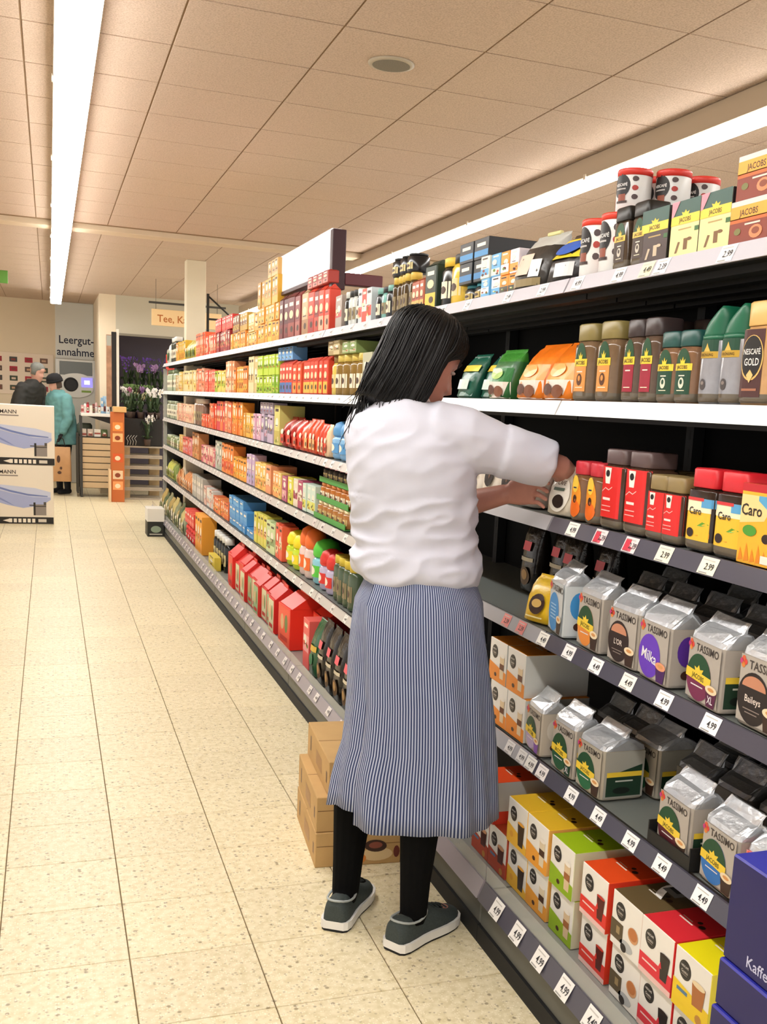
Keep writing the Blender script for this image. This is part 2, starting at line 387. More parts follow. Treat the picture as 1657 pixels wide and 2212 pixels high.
# ---------------------------------------------------------------- packs. Local frame: front faces -y, x runs to the right of the front, base at z=0
def flat(y0=0.0):
    return lambda u, v, l: (u, y0-0.00035*l, v)
def curved(w, d, e=2.0):
    def f(u, v, l):
        t = min(1.0, abs(u)/(w/2)); y = d/2-(d/2)*(1-t**e)**(1/e)
        return (u, y-0.0005*l-0.0002, v)
    f.curv = True
    return f
def side(w):          # right flank (x = +w/2): u runs back from the front edge
    return lambda u, v, l: (w/2+0.00035*l, u, v)
def topm(h):          # lid face seen from above: u to the right, v to the back
    return lambda u, v, l: (u, v, h+0.00035*l)
GREEN = '1d4a2c'; YEL = 'f2cf3e'
def crown_label(b, cu, v0, v1, w, low, band='JACOBS', gold=YEL, arch=GREEN):
    """dark arch above a yellow name band with a small crown, coloured field below"""
    h = v1-v0; vb = v0+h*.52; bh = h*.15
    b.ell(cu, vb+bh*.6, w*.42, h-(vb+bh*.6-v0), mat(arch, .5), 1, 18, 0, PI)
    b.rect(cu-w*.46, v0, cu+w*.46, vb, mat(low, .5), 1, 6)
    b.rect(cu-w/2, vb, cu+w/2, vb+bh, mat(gold, .4), 2, 6)
    b.poly([(cu-w*.12, vb+bh), (cu+w*.12, vb+bh), (cu+w*.16, vb+bh*1.7), (cu+w*.06, vb+bh*1.35), (cu, vb+bh*2.0), (cu-w*.06, vb+bh*1.35), (cu-w*.16, vb+bh*1.7)], mat(gold, .4), 2)
    b.text(band, cu, vb+bh*.5, bh*.75, mat('2a2415', .5), 3, w=w*.8)
P = {}
def proto(k, *parts):
    """parts: (name, MB, index of its parent or None)"""
    P[k] = [(n, b.mesh(n) if isinstance(b, MB) else b, p) for n, b, p in parts]
def place(k, loc, label, cat, group=None, rz=-PI/2, tilt=0.0, sc=1.0):
    out = []
    for n, me, p in P[k]:
        o = mk(n, me, out[p] if p is not None else None)
        out.append(o)
    r = out[0]; r.location = loc; r.rotation_euler = (tilt, 0, rz); r.scale = (sc, sc, sc)
    return tag(r, label, cat, group)
def jar(k, w, d, h, body, lid, lidh, lidw=0.86, e=3.0, design=None, shoulder=0.12, dome=False, name='coffee_jar', ribs=False):
    b = MB(); n = 24; hb = h-lidh
    G = mat(body, .16, noise=.12, scale=60)
    prof = [(.90, 0), (.985, .006), (1, .014), (1, hb*(1-shoulder)), (.97, hb*(1-shoulder*.5)), (lidw*.97, hb-.006), (lidw*.95, hb)]
    b.loft([sup(n, w/2*s, d/2*s, e, 0, d/2, z) for s, z in prof], G)
    gb = MB(); gb.loft([sup(n, w/2*s, d/2*s, e, 0, d/2, z) for s, z in ((.905, .0005), (.99, .0062), (1.004, .0142), (1.004, .02))], mat('6b6152', .1, noise=.1), True, False)
    li = MB(); lw, ld = w*lidw/2, d*lidw/2; LM = mat(lid, .38)
    if dome:     # tall cap, straight at the front foot and curving back to a rounded tip on the near side
        R = []
        for i in range(9):
            t = i/8; z = hb+0.002+(lidh-0.002)*t; left = -lw*(1-t**2.2*1.45); right = lw*(1-.18*max(0, t-.75)*4)
            R.append(sup(n, max(.004, (right-left)/2), ld*(1-.30*t*t), 2.6, (left+right)/2, d/2, z))
        li.loft(R, LM)
        cb = MB(); cb.loft([sup(n, lw*1.01, ld*1.01, 3, 0, d/2, hb-.004), sup(n, lw*1.01, ld*1.01, 3, 0, d/2, hb+.006)], mat('0f3322', .4))
        li.v += []; li.loft([sup(n, lw*1.01, ld*1.01, 3, 0, d/2, hb-.004), sup(n, lw*1.01, ld*1.01, 3, 0, d/2, hb+.006)], LM)
    else:
        c = .003
        li.loft([sup(n, lw*.98, ld*.98, e, 0, d/2, hb+.001), sup(n, lw, ld, e, 0, d/2, hb+.003), sup(n, lw, ld, e, 0, d/2, h-c), sup(n, lw-c, ld-c, e, 0, d/2, h)], LM)
    L = MB(); L.map = curved(w, d, e)
    parts = [(name, b, None), ('lid', li, 0), ('glass_base', gb, 0)]
    if design: design(L, w, h, hb); parts.append(('label', L, 0))
    proto(k, *parts)
def can(k, w, h, body, lid, design):
    b = MB(); n = 28; r = w/2; m = mat(body, .3)
    b.loft([sup(n, r*.97, r*.97, 2, 0, r, 0), sup(n, r, r, 2, 0, r, .003), sup(n, r, r, 2, 0, r, h-.014), sup(n, r*.98, r*.98, 2, 0, r, h-.012)], m)
    li = MB(); li.loft([sup(n, r*1.02, r*1.02, 2, 0, r, h-.016), sup(n, r*1.02, r*1.02, 2, 0, r, h-.003), sup(n, r*.98, r*.98, 2, 0, r, h), sup(n, r*.9, r*.9, 2, 0, r, h-.001)], mat(lid, .4))
    rm = MB(); rm.loft([sup(n, r*1.012, r*1.012, 2, 0, r, 0.0005), sup(n, r*1.012, r*1.012, 2, 0, r, .005)], mat('b9bcc0', .3, .7))
    L = MB(); L.map = curved(w, w, 2); design(L, w, h); proto(k, ('coffee_can', b, None), ('lid', li, 0), ('rim', rm, 0), ('label', L, 0))
def carton(k, w, d, h, m, design=None, top=None, flank=None, name='carton', c=.0012, **kw):
    b = MB(); b.box(-w/2, 0, 0, w/2, d, h, mat(m, .45), c, **{q: mat(v, .45) for q, v in kw.items()})
    parts = [(name, b, None)]
    for fn, mp, nm, p, q in ((design, flat(), 'front_print', w, h), (top, topm(h), 'top_print', w, d), (flank, side(w), 'side_print', d, h)):
        if fn: L = MB(); L.map = mp; fn(L, p, q); parts.append((nm, L, 0))
    proto(k, *parts)
def brick(k, w, d, h, front, design=None, flank=None, foil='dde0e4', seed=1, sidecol=None, fin=.02):
    """vacuum pack of foil: square body, roof folded to a crimped fin"""
    r = R_(seed); b = MB(); hb = h*.80
    F = mat(foil, .30, .6, bump=.4, scale=28); FR = mat(front, .35); SD = mat(sidecol or front, .35)
    def ring(a, bb, cy, z, j=0.0, e=9):
        return [(x+r.uniform(-j, j), y+r.uniform(-j, j), zz+r.uniform(-j, j)) for x, y, zz in sup(20, a, bb, e, 0, cy, z)]
    R = [ring(w/2*.985, d/2*.985, d/2, 0), ring(w/2, d/2, d/2, .004), ring(w/2*1.0, d/2*1.0, d/2, hb*.5), ring(w/2, d/2, d/2, hb)]
    b.loft(R, FR, True, False)
    t = MB(); j = .0022
    cyt = d*.52
    t.loft([ring(w/2, d/2, d/2, hb), ring(w/2*.995, d/2*.9, d/2, hb+(h-hb)*.35, j), ring(w/2*.98, d/2*.45, cyt, hb+(h-hb)*.82, j), ring(w/2*.97, .006, cyt, h, j*.6),
            ring(w/2*.96, .0025, cyt+.004, h+fin*.5, .001), ring(w/2*.95, .0022, cyt+.012, h+fin, .001)], F, False, True, smooth=False)
    for s in (-1, 1):    # folded ears
        t.add([(s*w/2, d*.12, hb), (s*w/2, d*.88, hb), (s*(w/2+.004), cyt, h-.004)], [(0, 1, 2)], F)
    L = MB(); L.map = lambda u, v, l: (u, -0.0016-0.0004*l, v)
    L.rect(-w/2*.93, .006, w/2*.93, hb*.995, FR, 1)
    if design: design(L, w, hb)
    parts = [('coffee_pack', b, None), ('foil_top', t, 0), ('front_print', L, 0)]
    if flank:
        L = MB(); parts.append(('side_print', L, 0)); L.map = lambda u, v, l: (w/2+.0016+.0004*l, u, v); L.rect(d*.05, .006, d*.95, hb*.99, SD, 1); flank(L, d, hb)
    proto(k, *parts)
def bag(k, w, d, h, front, design=None, lean=.0, seed=3, rough=.28, topcol=None, name='coffee_bag', tie=None, back=None):
    """pillow bag: flat base, full belly, flat sealed top edge; lean = how far the top tips back"""
    r = R_(seed); b = MB(); M1 = mat(front, rough, bump=.3, scale=22); M2 = mat(topcol or front, rough, bump=.4, scale=25)
    S = [(0, .9, .75, 4), (.04, 1, .98, 4), (.3, 1.03, 1.05, 3), (.55, 1.02, .95, 3), (.75, 1.0, .68, 3), (.9, .99, .3, 3), (.95, 1.0, .06, 5), (1, 1.0, .04, 5)]
    R = []
    for t, a, q, e in S:
        j = .004 if .2 < t < .95 else .001
        R.append([(x+r.uniform(-j, j), y+r.uniform(-j, j), z) for x, y, z in sup(22, w/2*a, d/2*q, e, 0, d/2+lean*t*t, t*h)])
    b.loft(R, M1, True, True, True, mf=lambda i: M2 if i >= 4 else M1)
    def fm(u, v, l):
        t = max(0., min(1., v/h)); q = 0.9
        for (t0, a0, q0, e0), (t1, a1, q1, e1) in zip(S, S[1:]):
            if t0 <= t <= t1: q = q0+(q1-q0)*(t-t0)/(t1-t0); break
        x = min(.97, abs(u)/(w/2)); s = (1-x**3.2)**(1/3.2)
        return (u, d/2+lean*t*t-d/2*q*s-.004-.0005*l, v)
    L = MB(); L.map = fm
    parts = [(name, b, None)]
    if design: design(L, w, h); parts.append(('print', L, 0))
    if tie:
        tb = MB(); tb.box(-w*.2, d/2+lean-.006, h*.985, w*.2, d/2+lean+.006, h*1.05, mat(tie, .5), .002); parts.append(('fold_clip', tb, 0))
    proto(k, *parts)
# ---------------- designs
def d_jar(low, gold=YEL, arch=GREEN, motif=None, band='JACOBS', wd=.62):
    def f(b, w, h, hb):
        crown_label(b, 0, hb*.16, hb*.97, w*wd, low, band, gold, arch)
        if motif: b.ell(0, hb*.36, w*.13, w*.15, mat(motif, .5), 2, 14); b.ell(0, hb*.38, w*.06, w*.07, mat(low, .5), 3, 12)
        b.rect(-w*.18, hb*.22, w*.18, hb*.235, mat('e9dcc0', .5), 2, 4); b.rect(-w*.14, hb*.48, w*.14, hb*.50, mat('e9e0d0', .5), 2, 4)
    return f
jar('jar_olive', .098, .098, .186, '7a6148', '8a7b48', .042, .9, 4, d_jar('d9944a', motif='5a3218'))
jar('jar_plum', .076, .08, .183, '5f4c3e', '3b2f2e', .040, .88, 4, d_jar('9c2236', motif=None))
jar('jar_pine', .076, .08, .149, '86644a', '1f4f4a', .034, .9, 4, d_jar('16422c', motif='d8dcc8', wd=.78))
def d_domed(b, w, h, hb):
    b.rect(-w*.46, hb*.80, w*.46, hb*.98, mat('1c4733', .35), 1, 8); b.rect(-w*.47, hb*.70, w*.47, hb*.80, mat('c9a23c', .3, .3), 1, 8)
    b.poly([(-w*.14, hb*.8), (w*.14, hb*.8), (w*.05, hb*.87), (0, hb*.93), (-w*.05, hb*.87)], mat('d9b552', .3), 2); b.text('KRÖNUNG', 0, hb*.75, hb*.06, mat('5a4210', .5), 2, w=w*.6)
    b.ell(-w*.08, hb*.30, w*.13, w*.15, mat('4a4444', .4), 2, 14); b.ell(-w*.08, hb*.32, w*.07, w*.05, mat('8b7f78', .4), 3, 10)
jar('jar_domed', .074, .074, .190, '9a9aa0', '176346', .062, .98, 3, d_domed, .04, dome=True)
def d_gold(b, w, h, hb):
    b.rect(-w*.40, hb*.10, w*.24, hb*.96, mat('4a2420', .4), 1, 6); b.ell(-w*.08, hb*.60, w*.33, hb*.29, mat('e0b86a', .4), 2, 24); b.ell(-w*.08, hb*.61, w*.30, hb*.27, mat('17120f', .4), 3, 24)
    b.text('NESCAFÉ', -w*.08, hb*.68, hb*.10, mat('f4f1ea', .5), 4, w=w*.5); b.text('GOLD', -w*.06, hb*.55, hb*.13, mat('f4f1ea', .5), 4, w=w*.42)
    b.poly([(-w*.08, hb*.45), (w*.02, hb*.38), (-w*.08, hb*.28), (-w*.18, hb*.38)], mat('e8c07a', .4), 4); b.rect(-w*.3, hb*.18, w*.14, hb*.21, mat('a86d50', .5), 2, 4)
jar('jar_gold', .102, .09, .190, 'c79a68', 'e0b56c', .046, .9, 5, d_gold, .06)
def d_orange(b, w, h, hb):
    b.ell(0, hb*.5, w*.33, hb*.44, mat('f39a26', .4), 1, 24); b.ell(0, hb*.80, w*.20, hb*.19, mat('f6cf4a', .4), 2, 16); b.ell(0, hb*.26, w*.33, hb*.19, mat('ef6f1c', .4), 2, 16)
    b.ell(w*.02, hb*.47, w*.11, hb*.09, mat('3c1c10', .4), 3, 14); b.rect(-w*.1, hb*.70, w*.1, hb*.73, mat('2c2a4c', .5), 3, 3); b.ell(w*.06, hb*.44, w*.05, hb*.035, mat('a5603a'), 4, 10)
jar('jar_orange', .074, .07, .147, '80593a', 'c8303c', .034, .86, 3, d_orange)
def d_red(b, w, h, hb):
    b.rect(-w*.49, hb*.17, w*.49, hb*.97, mat('e2231f', .35), 1, 12)
    b.poly([(-w*.28, hb*.95), (w*.02, hb*.95), (-w*.02, hb*.70), (-w*.22, hb*.70)], mat('f6f1e6', .4), 2); b.ell(-w*.13, hb*.86, w*.09, hb*.055, mat('17100c', .4), 3, 14)
    b.poly([(-w*.36, hb*.58), (-w*.2, hb*.64), (-w*.05, hb*.61), (w*.1, hb*.66), (w*.1, hb*.645), (-w*.05, hb*.595), (-w*.2, hb*.625), (-w*.36, hb*.565)], mat('f4c9c0', .4), 2)
    b.rect(-w*.3, hb*.44, w*.04, hb*.48, mat('f7e3dc', .5), 2, 4); b.rect(-w*.34, hb*.34, w*.08, hb*.355, mat('f0b5ae', .5), 2, 4); b.rect(-w*.34, hb*.27, w*.08, hb*.285, mat('f0b5ae', .5), 2, 4)
jar('jar_red_tall', .098, .09, .185, '4b3428', '5d4a48', .036, .9, 6, d_red, .05)
jar('jar_red', .074, .072, .141, '4b3428', '8f7a4e', .034, .92, 6, d_red, .05)
def d_caro(b, w, h, hb):
    b.rect(-w*.49, hb*.16, w*.49, hb*.84, mat('f2c230', .4), 1, 12); b.rect(-w*.49, hb*.62, w*.49, hb*.84, mat('f7edc8', .4), 2, 12); b.rect(w*.12, hb*.70, w*.49, hb*.84, mat('5aa6d8', .4), 3, 6)
    b.rect(-w*.40, hb*.80, w*.2, hb*.85, mat('d8383a', .4), 4, 6); b.text('Caro', -w*.08, hb*.64, hb*.16, mat('231a16', .5), 4, w=w*.6)
    b.ell(-w*.22, hb*.28, w*.13, hb*.075, mat('2c1710', .4), 3, 14); b.poly([(w*.02, hb*.40), (w*.2, hb*.47), (w*.42, hb*.44), (w*.2, hb*.40)], mat('6aa632', .4), 3); b.poly([(-w*.05, hb*.24), (w*.44, hb*.30), (w*.44, hb*.22)], mat('e09a22', .4), 3)
jar('jar_caro', .094, .08, .166, '33241c', 'd5232e', .040, .88, 6, d_caro, .05)
def d_carobag(b, w, h):
    b.rect(-w*.49, h*.02, w*.49, h*.90, mat('f4b62a', .4), 1); b.rect(-w*.5, h*.90, w*.5, h, mat('c41f2a'), 1); b.poly([(-w*.49, h*.5), (w*.2, h*.56), (w*.49, h*.86), (-w*.49, h*.86)], mat('f6d892', .4), 2); b.poly([(0, h*.80), (w*.49, h*.62), (w*.49, h*.86), (0, h*.86)], mat('5aa9d6', .4), 3)
    b.text('Caro', -w*.17, h*.68, h*.20, mat('231a16'), 4, w=w*.62); b.ell(-w*.18, h*.42, w*.2, h*.07, mat('4d9a30'), 4, 16); b.ell(w*.3, h*.35, w*.12, h*.06, mat('2c1710'), 4, 12)
    for i in range(5): b.poly([(-w*.45+i*w*.17, h*.03), (-w*.40+i*w*.17, h*.20+.01*(i % 2)), (-w*.3+i*w*.17, h*.05)], mat('e58a1a'), 3)
    b.rect(w*.2, h*.04, w*.42, h*.14, mat('f1ead8'), 4)
carton('caro_box', .105, .06, .150, 'f4b62a', d_carobag, zp='c41f2a', name='coffee_pouch')
# cans and boxes of the top shelf
def d_can(b, w, h):
    b.ell(-w*.02, h*.60, w*.30, h*.27, mat('1d1a1a', .4), 1, 22); b.text('NESCAFÉ', -w*.02, h*.63, h*.09, mat('f0eeea'), 2, w=w*.5); b.rect(-w*.2, h*.52, w*.16, h*.55, mat('b8b4b0'), 2, 4)
    b.rect(-w*.1, h*.24, w*.16, h*.42, mat('8e4a34'), 2, 4); b.rect(-w*.16, h*.22, w*.22, h*.27, mat('3c2a26'), 3, 4); b.poly([(-w*.44, h*.05), (-w*.34, h*.05), (-w*.36, h*.35), (-w*.44, h*.42)], mat('e8542c'), 2)
    for i in range(3): b.ell(w*.38, h*(.75-.2*i), w*.06, h*.06, mat('a8342c' if i % 2 else '4a3a3a'), 2, 10)
can('can_white', .096, .137, 'e3e2df', 'e2402e', d_can)
can('can_small', .082, .100, 'd6d6d4', 'd2372c', d_can)
jar('jar_square', .066, .062, .138, '4f4033', '15130f', .032, .98, 8, d_jar('3e2c20', motif='c9c0b0', gold='e6bd45', wd=.74), .04)
def d_sticks(low, cup, pink=None):
    def f(b, w, h):
        b.rect(-w*.5, 0, w*.5, h, mat(low, .4), 1); b.rect(-w*.5, h*.72, w*.5, h, mat('2d5348', .4), 2); b.rect(-w*.5, h*.58, w*.5, h*.74, mat(YEL, .4), 3)
        if pink: b.poly([(-w*.5, h*.72), (-w*.42, h*.74), (-w*.22, h), (-w*.5, h)], mat('e58c9a', .4), 4)
        b.poly([(-w*.1, h*.74), (w*.1, h*.74), (w*.14, h*.80), (w*.05, h*.78), (0, h*.83), (-w*.05, h*.78), (-w*.14, h*.80)], mat(YEL), 3); b.text('JACOBS', 0, h*.66, h*.11, mat('3a2d10'), 4, w=w*.62)
        b.poly([(-w*.3, h*.08), (-w*.22, h*.08), (-w*.12, h*.27), (-w*.2, h*.28)], mat(cup), 2); b.rect(w*.0, h*.12, w*.14, h*.32, mat(cup), 2); b.ell(w*.2, h*.3, w*.09, h*.03, mat(cup), 3, 12); b.rect(-w*.22, h*.48, w*.24, h*.505, mat('b89a60'), 2); b.rect(w*.36, h*.42, w*.5, h*.5, mat('3f6a38'), 3)
    return f
carton('sticks_brown', .108, .055, .112, '3f2a26', d_sticks('43302c', 'c9b69a'), zp='2f2320', xp='1d1a1c', name='stick_box')
carton('sticks_cream', .104, .055, .112, 'efdf96', d_sticks('efdf9c', '7d5a34', True), zp='3a4a40', xp='221f20', name='stick_box')
def d_caps(b, w, h):
    b.rect(-w*.5, 0, w*.5, h, mat('8a3a26'), 1); b.rect(-w*.5, h*.58, w*.5, h*.88, mat('eaa93c'), 2); b.rect(-w*.5, h*.50, w*.5, h*.60, mat('c9682c'), 2); b.rect(-w*.5, h*.88, w*.5, h, mat('d8d4d0'), 2)
    b.text('JACOBS', -w*.02, h*.72, h*.20, mat('4a2a12'), 3, w=w*.7); b.ell(w*.2, h*.24, w*.17, h*.15, mat('e08a5a'), 3, 14); b.ell(w*.2, h*.26, w*.1, h*.08, mat('8c4226'), 4, 12); b.ell(-w*.28, h*.3, w*.09, h*.08, mat('77743c'), 3, 12); b.rect(-w*.1, h*.42, w*.3, h*.46, mat('f0d8c8'), 3)
carton('caps_brown', .118, .09, .080, '8a3a26', d_caps, zp='3b3a2c', xp='6d2c1e', name='capsule_box')
# ---------------- foil capsule packs
def d_tas(low, ov=GREEN, cup='3a2418', txt='JACOBS', xl=False, cream='f0dcb8', band=YEL):
    def f(b, w, h):
        b.text('TASSIMO', w*.08, h*.885, h*.175, mat('433b36'), 3, w=w*.80, rot=-.0)
        for i in range(4): b.ell(-w*.40+.006*math.cos(i*PI/2), h*.89+.006*math.sin(i*PI/2), .006, .006, mat(('e0453a', 'e0613a', 'c43a7a', 'e0853a')[i]), 3, 8)
        cx = -w*.11; vb = h*.35
        b.ell(cx, h*.41, w*.36, h*.375, mat(low), 3, 28)
        if txt == 'JACOBS':
            b.ell(cx, vb+h*.05, w*.36, h*.385, mat(ov), 4, 22, 0, PI)
            b.poly([(cx-w*.37, vb+h*.02), (cx+w*.36, vb-h*.03), (cx+w*.37, vb+h*.12), (cx-w*.36, vb+h*.17)], mat(band), 5); b.text('JACOBS', cx, vb+h*.07, h*.11, mat('4d4a16'), 6, w=w*.58, rot=-.07)
            b.poly([(cx-w*.1, vb+h*.15), (cx+w*.1, vb+h*.14), (cx+w*.14, vb+h*.21), (cx+w*.04, vb+h*.19), (cx, vb+h*.26), (cx-w*.05, vb+h*.2), (cx-w*.13, vb+h*.22)], mat(band), 5)
            b.rect(cx-w*.2, h*.26, cx+w*.16, h*.28, mat('e8e0e0'), 5)
        elif txt == 'Milka':
            b.text('Milka', cx, h*.42, h*.26, mat('f6f2fa'), 5, w=w*.5, rot=-.12)
        elif txt == 'blue':
            for i in range(5): b.rect(cx-w*.2, h*(.28+.065*i), cx+w*.17, h*(.305+.065*i), mat('a8d4f4'), 5)
        else:
            b.ell(cx, h*.56, w*.27, h*.17, mat('c98a6a'), 4, 18, 0, PI); b.text(txt, cx, h*.40, h*.14, mat('e9dcd0'), 5, w=w*.42); b.rect(cx-w*.2, h*.24, cx+w*.18, h*.255, mat('8f827a'), 5); b.rect(cx-w*.15, h*.19, cx+w*.13, h*.205, mat('8f827a'), 5)
        b.poly([(w*.14, h*.30), (w*.46, h*.30), (w*.41, h*.04), (w*.19, h*.04)], mat(cup), 6); b.ell(w*.30, h*.315, w*.165, h*.07, mat(cream), 7, 18); b.ell(w*.30, h*.32, w*.09, h*.03, mat('d99a5a'), 8, 12)
        if xl: b.text('XL', w*.30, h*.16, h*.17, mat('f4eef4'), 8, w=w*.16)
    return f
def d_tside(ov, band=None, low='1d3a28'):
    def f(b, d, h):
        if band:
            b.poly([(d*.1, h*.5), (d*.9, h*.72), (d*.9, h*.08), (d*.1, h*.08)], mat(low), 3); b.rect(d*.1, h*.48, d*.9, h*.58, mat(band), 4); b.ell(d*.45, h*.2, d*.2, h*.07, mat('0e1a12'), 5, 12); b.rect(d*.3, h*.38, d*.7, h*.41, mat('c8ccc0'), 5)
        else: b.ell(d*.5, h*.62, d*.3, h*.26, mat(ov), 3, 18); b.ell(d*.5, h*.22, d*.16, h*.08, mat('4a2a20'), 4, 12)
    return f
TP = 'b5ada3'
brick('tas_blue', .125, .082, .168, 'c9cfd2', d_tas('3f93d6', txt='blue'), d_tside('3f93d6'), seed=2, sidecol='d4dadd')
brick('tas_orange', .125, .08, .166, TP, d_tas('ea8f3c'), d_tside('c8c2b8'), seed=3)
brick('tas_brown', .130, .08, .160, TP, d_tas('2f201c', txt='L\'OR'), d_tside('3a2a26'), seed=4)
brick('tas_lilac', .135, .085, .160, TP, d_tas('6a3cc0', txt='Milka', cup='4a2060', cream='e8a07a'), d_tside('5a2f9c'), seed=5)
brick('tas_plum', .138, .085, .160, TP, d_tas('7a2a50', xl=True, cup='5a1c40'), d_tside('2d4030', YEL), seed=6)
brick('tas_baileys', .138, .085, .168, TP, d_tas('241a18', txt='Baileys'), d_tside('241a18'), seed=7)
brick('tas_violet', .115, .08, .150, 'bdb3a4', d_tas('b9a6c4', cup='8a5ab0'), d_tside('cfc8bc'), seed=8)
brick('tas_green', .125, .08, .160, TP, d_tas('24583a', xl=True, cup='123a24'), d_tside('1d3a28', YEL), seed=9)
brick('tas_green2', .128, .12, .154, 'b0a898', d_tas('2a6a44'), d_tside('1d3a28', YEL), seed=10, sidecol='a9a79c')
brick('tas_red', .132, .085, .152, TP, d_tas('5a2028'), d_tside('1c2a20', YEL), seed=11)
brick('tas_sky', .125, .085, .152, TP, d_tas('2f74c0'), d_tside('2f74c0'), seed=12)
brick('tas_rose', .125, .085, .15, 'e8909a', d_tas('d0405c', txt='L\'OR'), d_tside('d0405c'), seed=13)
brick('tas_shaded', .12, .085, .150, '5b5753', None, None, foil='8b8d90', seed=14, fin=.03)  # back-row pack: shade of the deep shelf put into body and foil colours
# ---------------- capsule cartons with the round dark seal
def d_seal(kind, c1, c2, cup):
    def f(b, w, h):
        b.ell(-w*.20, h*.70, w*.165, w*.165, mat('23201f', .4), 2, 26); b.ell(-w*.20, h*.70, w*.15, w*.15, mat('4f4a46', .4), 3, 26); b.ell(-w*.20, h*.70, w*.14, w*.14, mat('2b2826', .4), 4, 26)
        b.text('NESCAFÉ', -w*.20, h*.765, h*.05, mat('e8e4de'), 5, w=w*.22); b.text('Gusto', -w*.20, h*.68, h*.075, mat('d8d0c6'), 5, w=w*.2); b.rect(-w*.28, h*.62, -w*.12, h*.63, mat('a89a8c'), 5)
        if kind == 'glass':      # dark drink in a glass over a coloured field
            b.poly([(-w*.5, 0), (w*.5, 0), (w*.5, h*.16), (w*.1, h*.34), (-w*.5, h*.44)], mat(c1), 2); b.poly([(w*.04, h*.60), (w*.38, h*.60), (w*.34, h*.10), (w*.10, h*.10)], mat(cup, .3), 3); b.ell(w*.21, h*.60, w*.17, h*.035, mat(c2), 4, 14); b.ell(-w*.25, h*.22, w*.09, h*.07, mat(c2), 3, 12)
        elif kind == 'layer':
            b.poly([(-w*.5, 0), (w*.5, 0), (w*.5, h*.30), (-w*.5, h*.44)], mat(c1), 2); b.poly([(w*.12, h*.66), (w*.38, h*.66), (w*.35, h*.12), (w*.15, h*.12)], mat(c2), 3); b.rect(w*.13, h*.34, w*.37, h*.48, mat(cup), 4); b.ell(w*.25, h*.67, w*.13, h*.045, mat('f6efe4'), 4, 14); b.ell(-w*.1, h*.16, w*.07, h*.05, mat('4a2a18'), 4, 10)
        elif kind == 'band':
            b.rect(-w*.5, h*.10, w*.5, h*.36, mat(c1), 2); b.poly([(w*.12, h*.62), (w*.42, h*.62), (w*.36, h*.18), (w*.17, h*.18)], mat(cup, .3), 3); b.ell(w*.27, h*.62, w*.15, h*.03, mat(c2), 4, 14); b.rect(-w*.4, h*.24, w*.06, h*.27, mat('f8d8d0'), 3); b.rect(-w*.5, 0, w*.5, h*.1, mat('f2c8c0'), 2); b.poly([(w*.1, h*.36), (w*.16, h*.48), (w*.2, h*.36)], mat(c1), 4)
        elif kind == 'cups':
            b.rect(-w*.5, h*.14, -w*.08, h*.48, mat(c1), 2); b.rect(-w*.30, h*.26, -w*.18, h*.40, mat('a08a60'), 3); b.ell(w*.26, h*.46, w*.17, h*.14, mat('d8a070'), 3, 18); b.ell(w*.26, h*.48, w*.14, h*.11, mat(c2), 4, 18); b.ell(w*.06, h*.16, w*.22, h*.10, mat('b9bcbc'), 2, 16); b.ell(-w*.02, h*.10, w*.1, h*.08, mat('2b2624'), 3, 12)
        elif kind == 'mug':
            b.poly([(-w*.5, 0), (w*.5, 0), (w*.5, h*.34), (-w*.5, h*.46)], mat(c1), 2); b.poly([(w*.02, h*.62), (w*.38, h*.66), (w*.34, h*.28), (w*.06, h*.26)], mat(cup, .3), 3); b.ell(w*.2, h*.64, w*.18, h*.05, mat(c2), 4, 14); b.rect(-w*.38, h*.30, -w*.08, h*.36, mat('5b7fa0'), 3); b.ell(w*.26, h*.10, w*.09, h*.08, mat('c08a3c'), 3, 10)
    return f
def d_top(col2='ffffff'):
    def f(b, w, d):
        b.rect(-w*.3, d*.36, w*.08, d*.38, mat(col2), 1); b.rect(-w*.3, d*.41, -w*.02, d*.42, mat(col2), 1); b.ell(w*.2, d*.44, w*.07, w*.06, mat('3a2015'), 1, 10); b.ell(w*.05, d*.48, w*.05, w*.05, mat('3a2015'), 1, 10)
    return f
BW = .124; BD = .20; BH = .125
def capbox(k, kind, c1, c2, cup, top, flank):
    carton(k, BW-.001, BD, BH-.0008, 'f3efe6', d_seal(kind, c1, c2, cup), d_top('f4e8d8'), zp=top, xp=flank, xm=flank, name='capsule_box')
capbox('dg_amber', 'glass', 'f0bb3a', 'e7a53a', '2c1a12', 'f6c630', 'f2c04a')
capbox('dg_latte', 'layer', 'f2a63a', 'e8d8b8', '4a2c1a', 'f6c630', 'f2b45a')
capbox('dg_lime', 'layer', '94b81e', 'e2c8a0', 'a86a3a', 'a6c81c', 'dfe4c0')
capbox('dg_scarlet', 'band', 'e8382c', 'c0301c', '5a1a14', 'f4521e', 'e23a1e')
capbox('dg_taupe', 'cups', '5f5138', 'c47a44', '3a2a1c', '6a5838', 'efe9dc')
capbox('dg_crimson', 'band', 'e43240', '2a1a18', '241a18', 'e8303a', 'e8303a')
capbox('dg_lemon', 'mug', 'f4d028', 'ecd8b0', 'b06a34', 'fbee18', 'f4e44a')
capbox('dg_black', 'glass', '2a2826', '6a3a20', '3a1a10', '23211f', '2b2927')
capbox('dg_rust', 'mug', 'b8482c', 'd09a70', '4a1c14', 'c8512c', 'b0422a')
capbox('dg_rusttop', 'mug', 'b8482c', 'd09a70', '4a1c14', 'f4521e', 'b4b6b4'); pass
L_ = MB(); L_.map = side(BW-.001); L_.rect(.0, .0, BD, BH*.30, mat('cc3c26'), 1); P['dg_rusttop'].append(('flank_print', L_.mesh('flank_print'), 0))
capbox('dg_orange', 'layer', 'f09232', 'e8d0a8', '6a3a20', 'f09a30', 'cfcfc8')
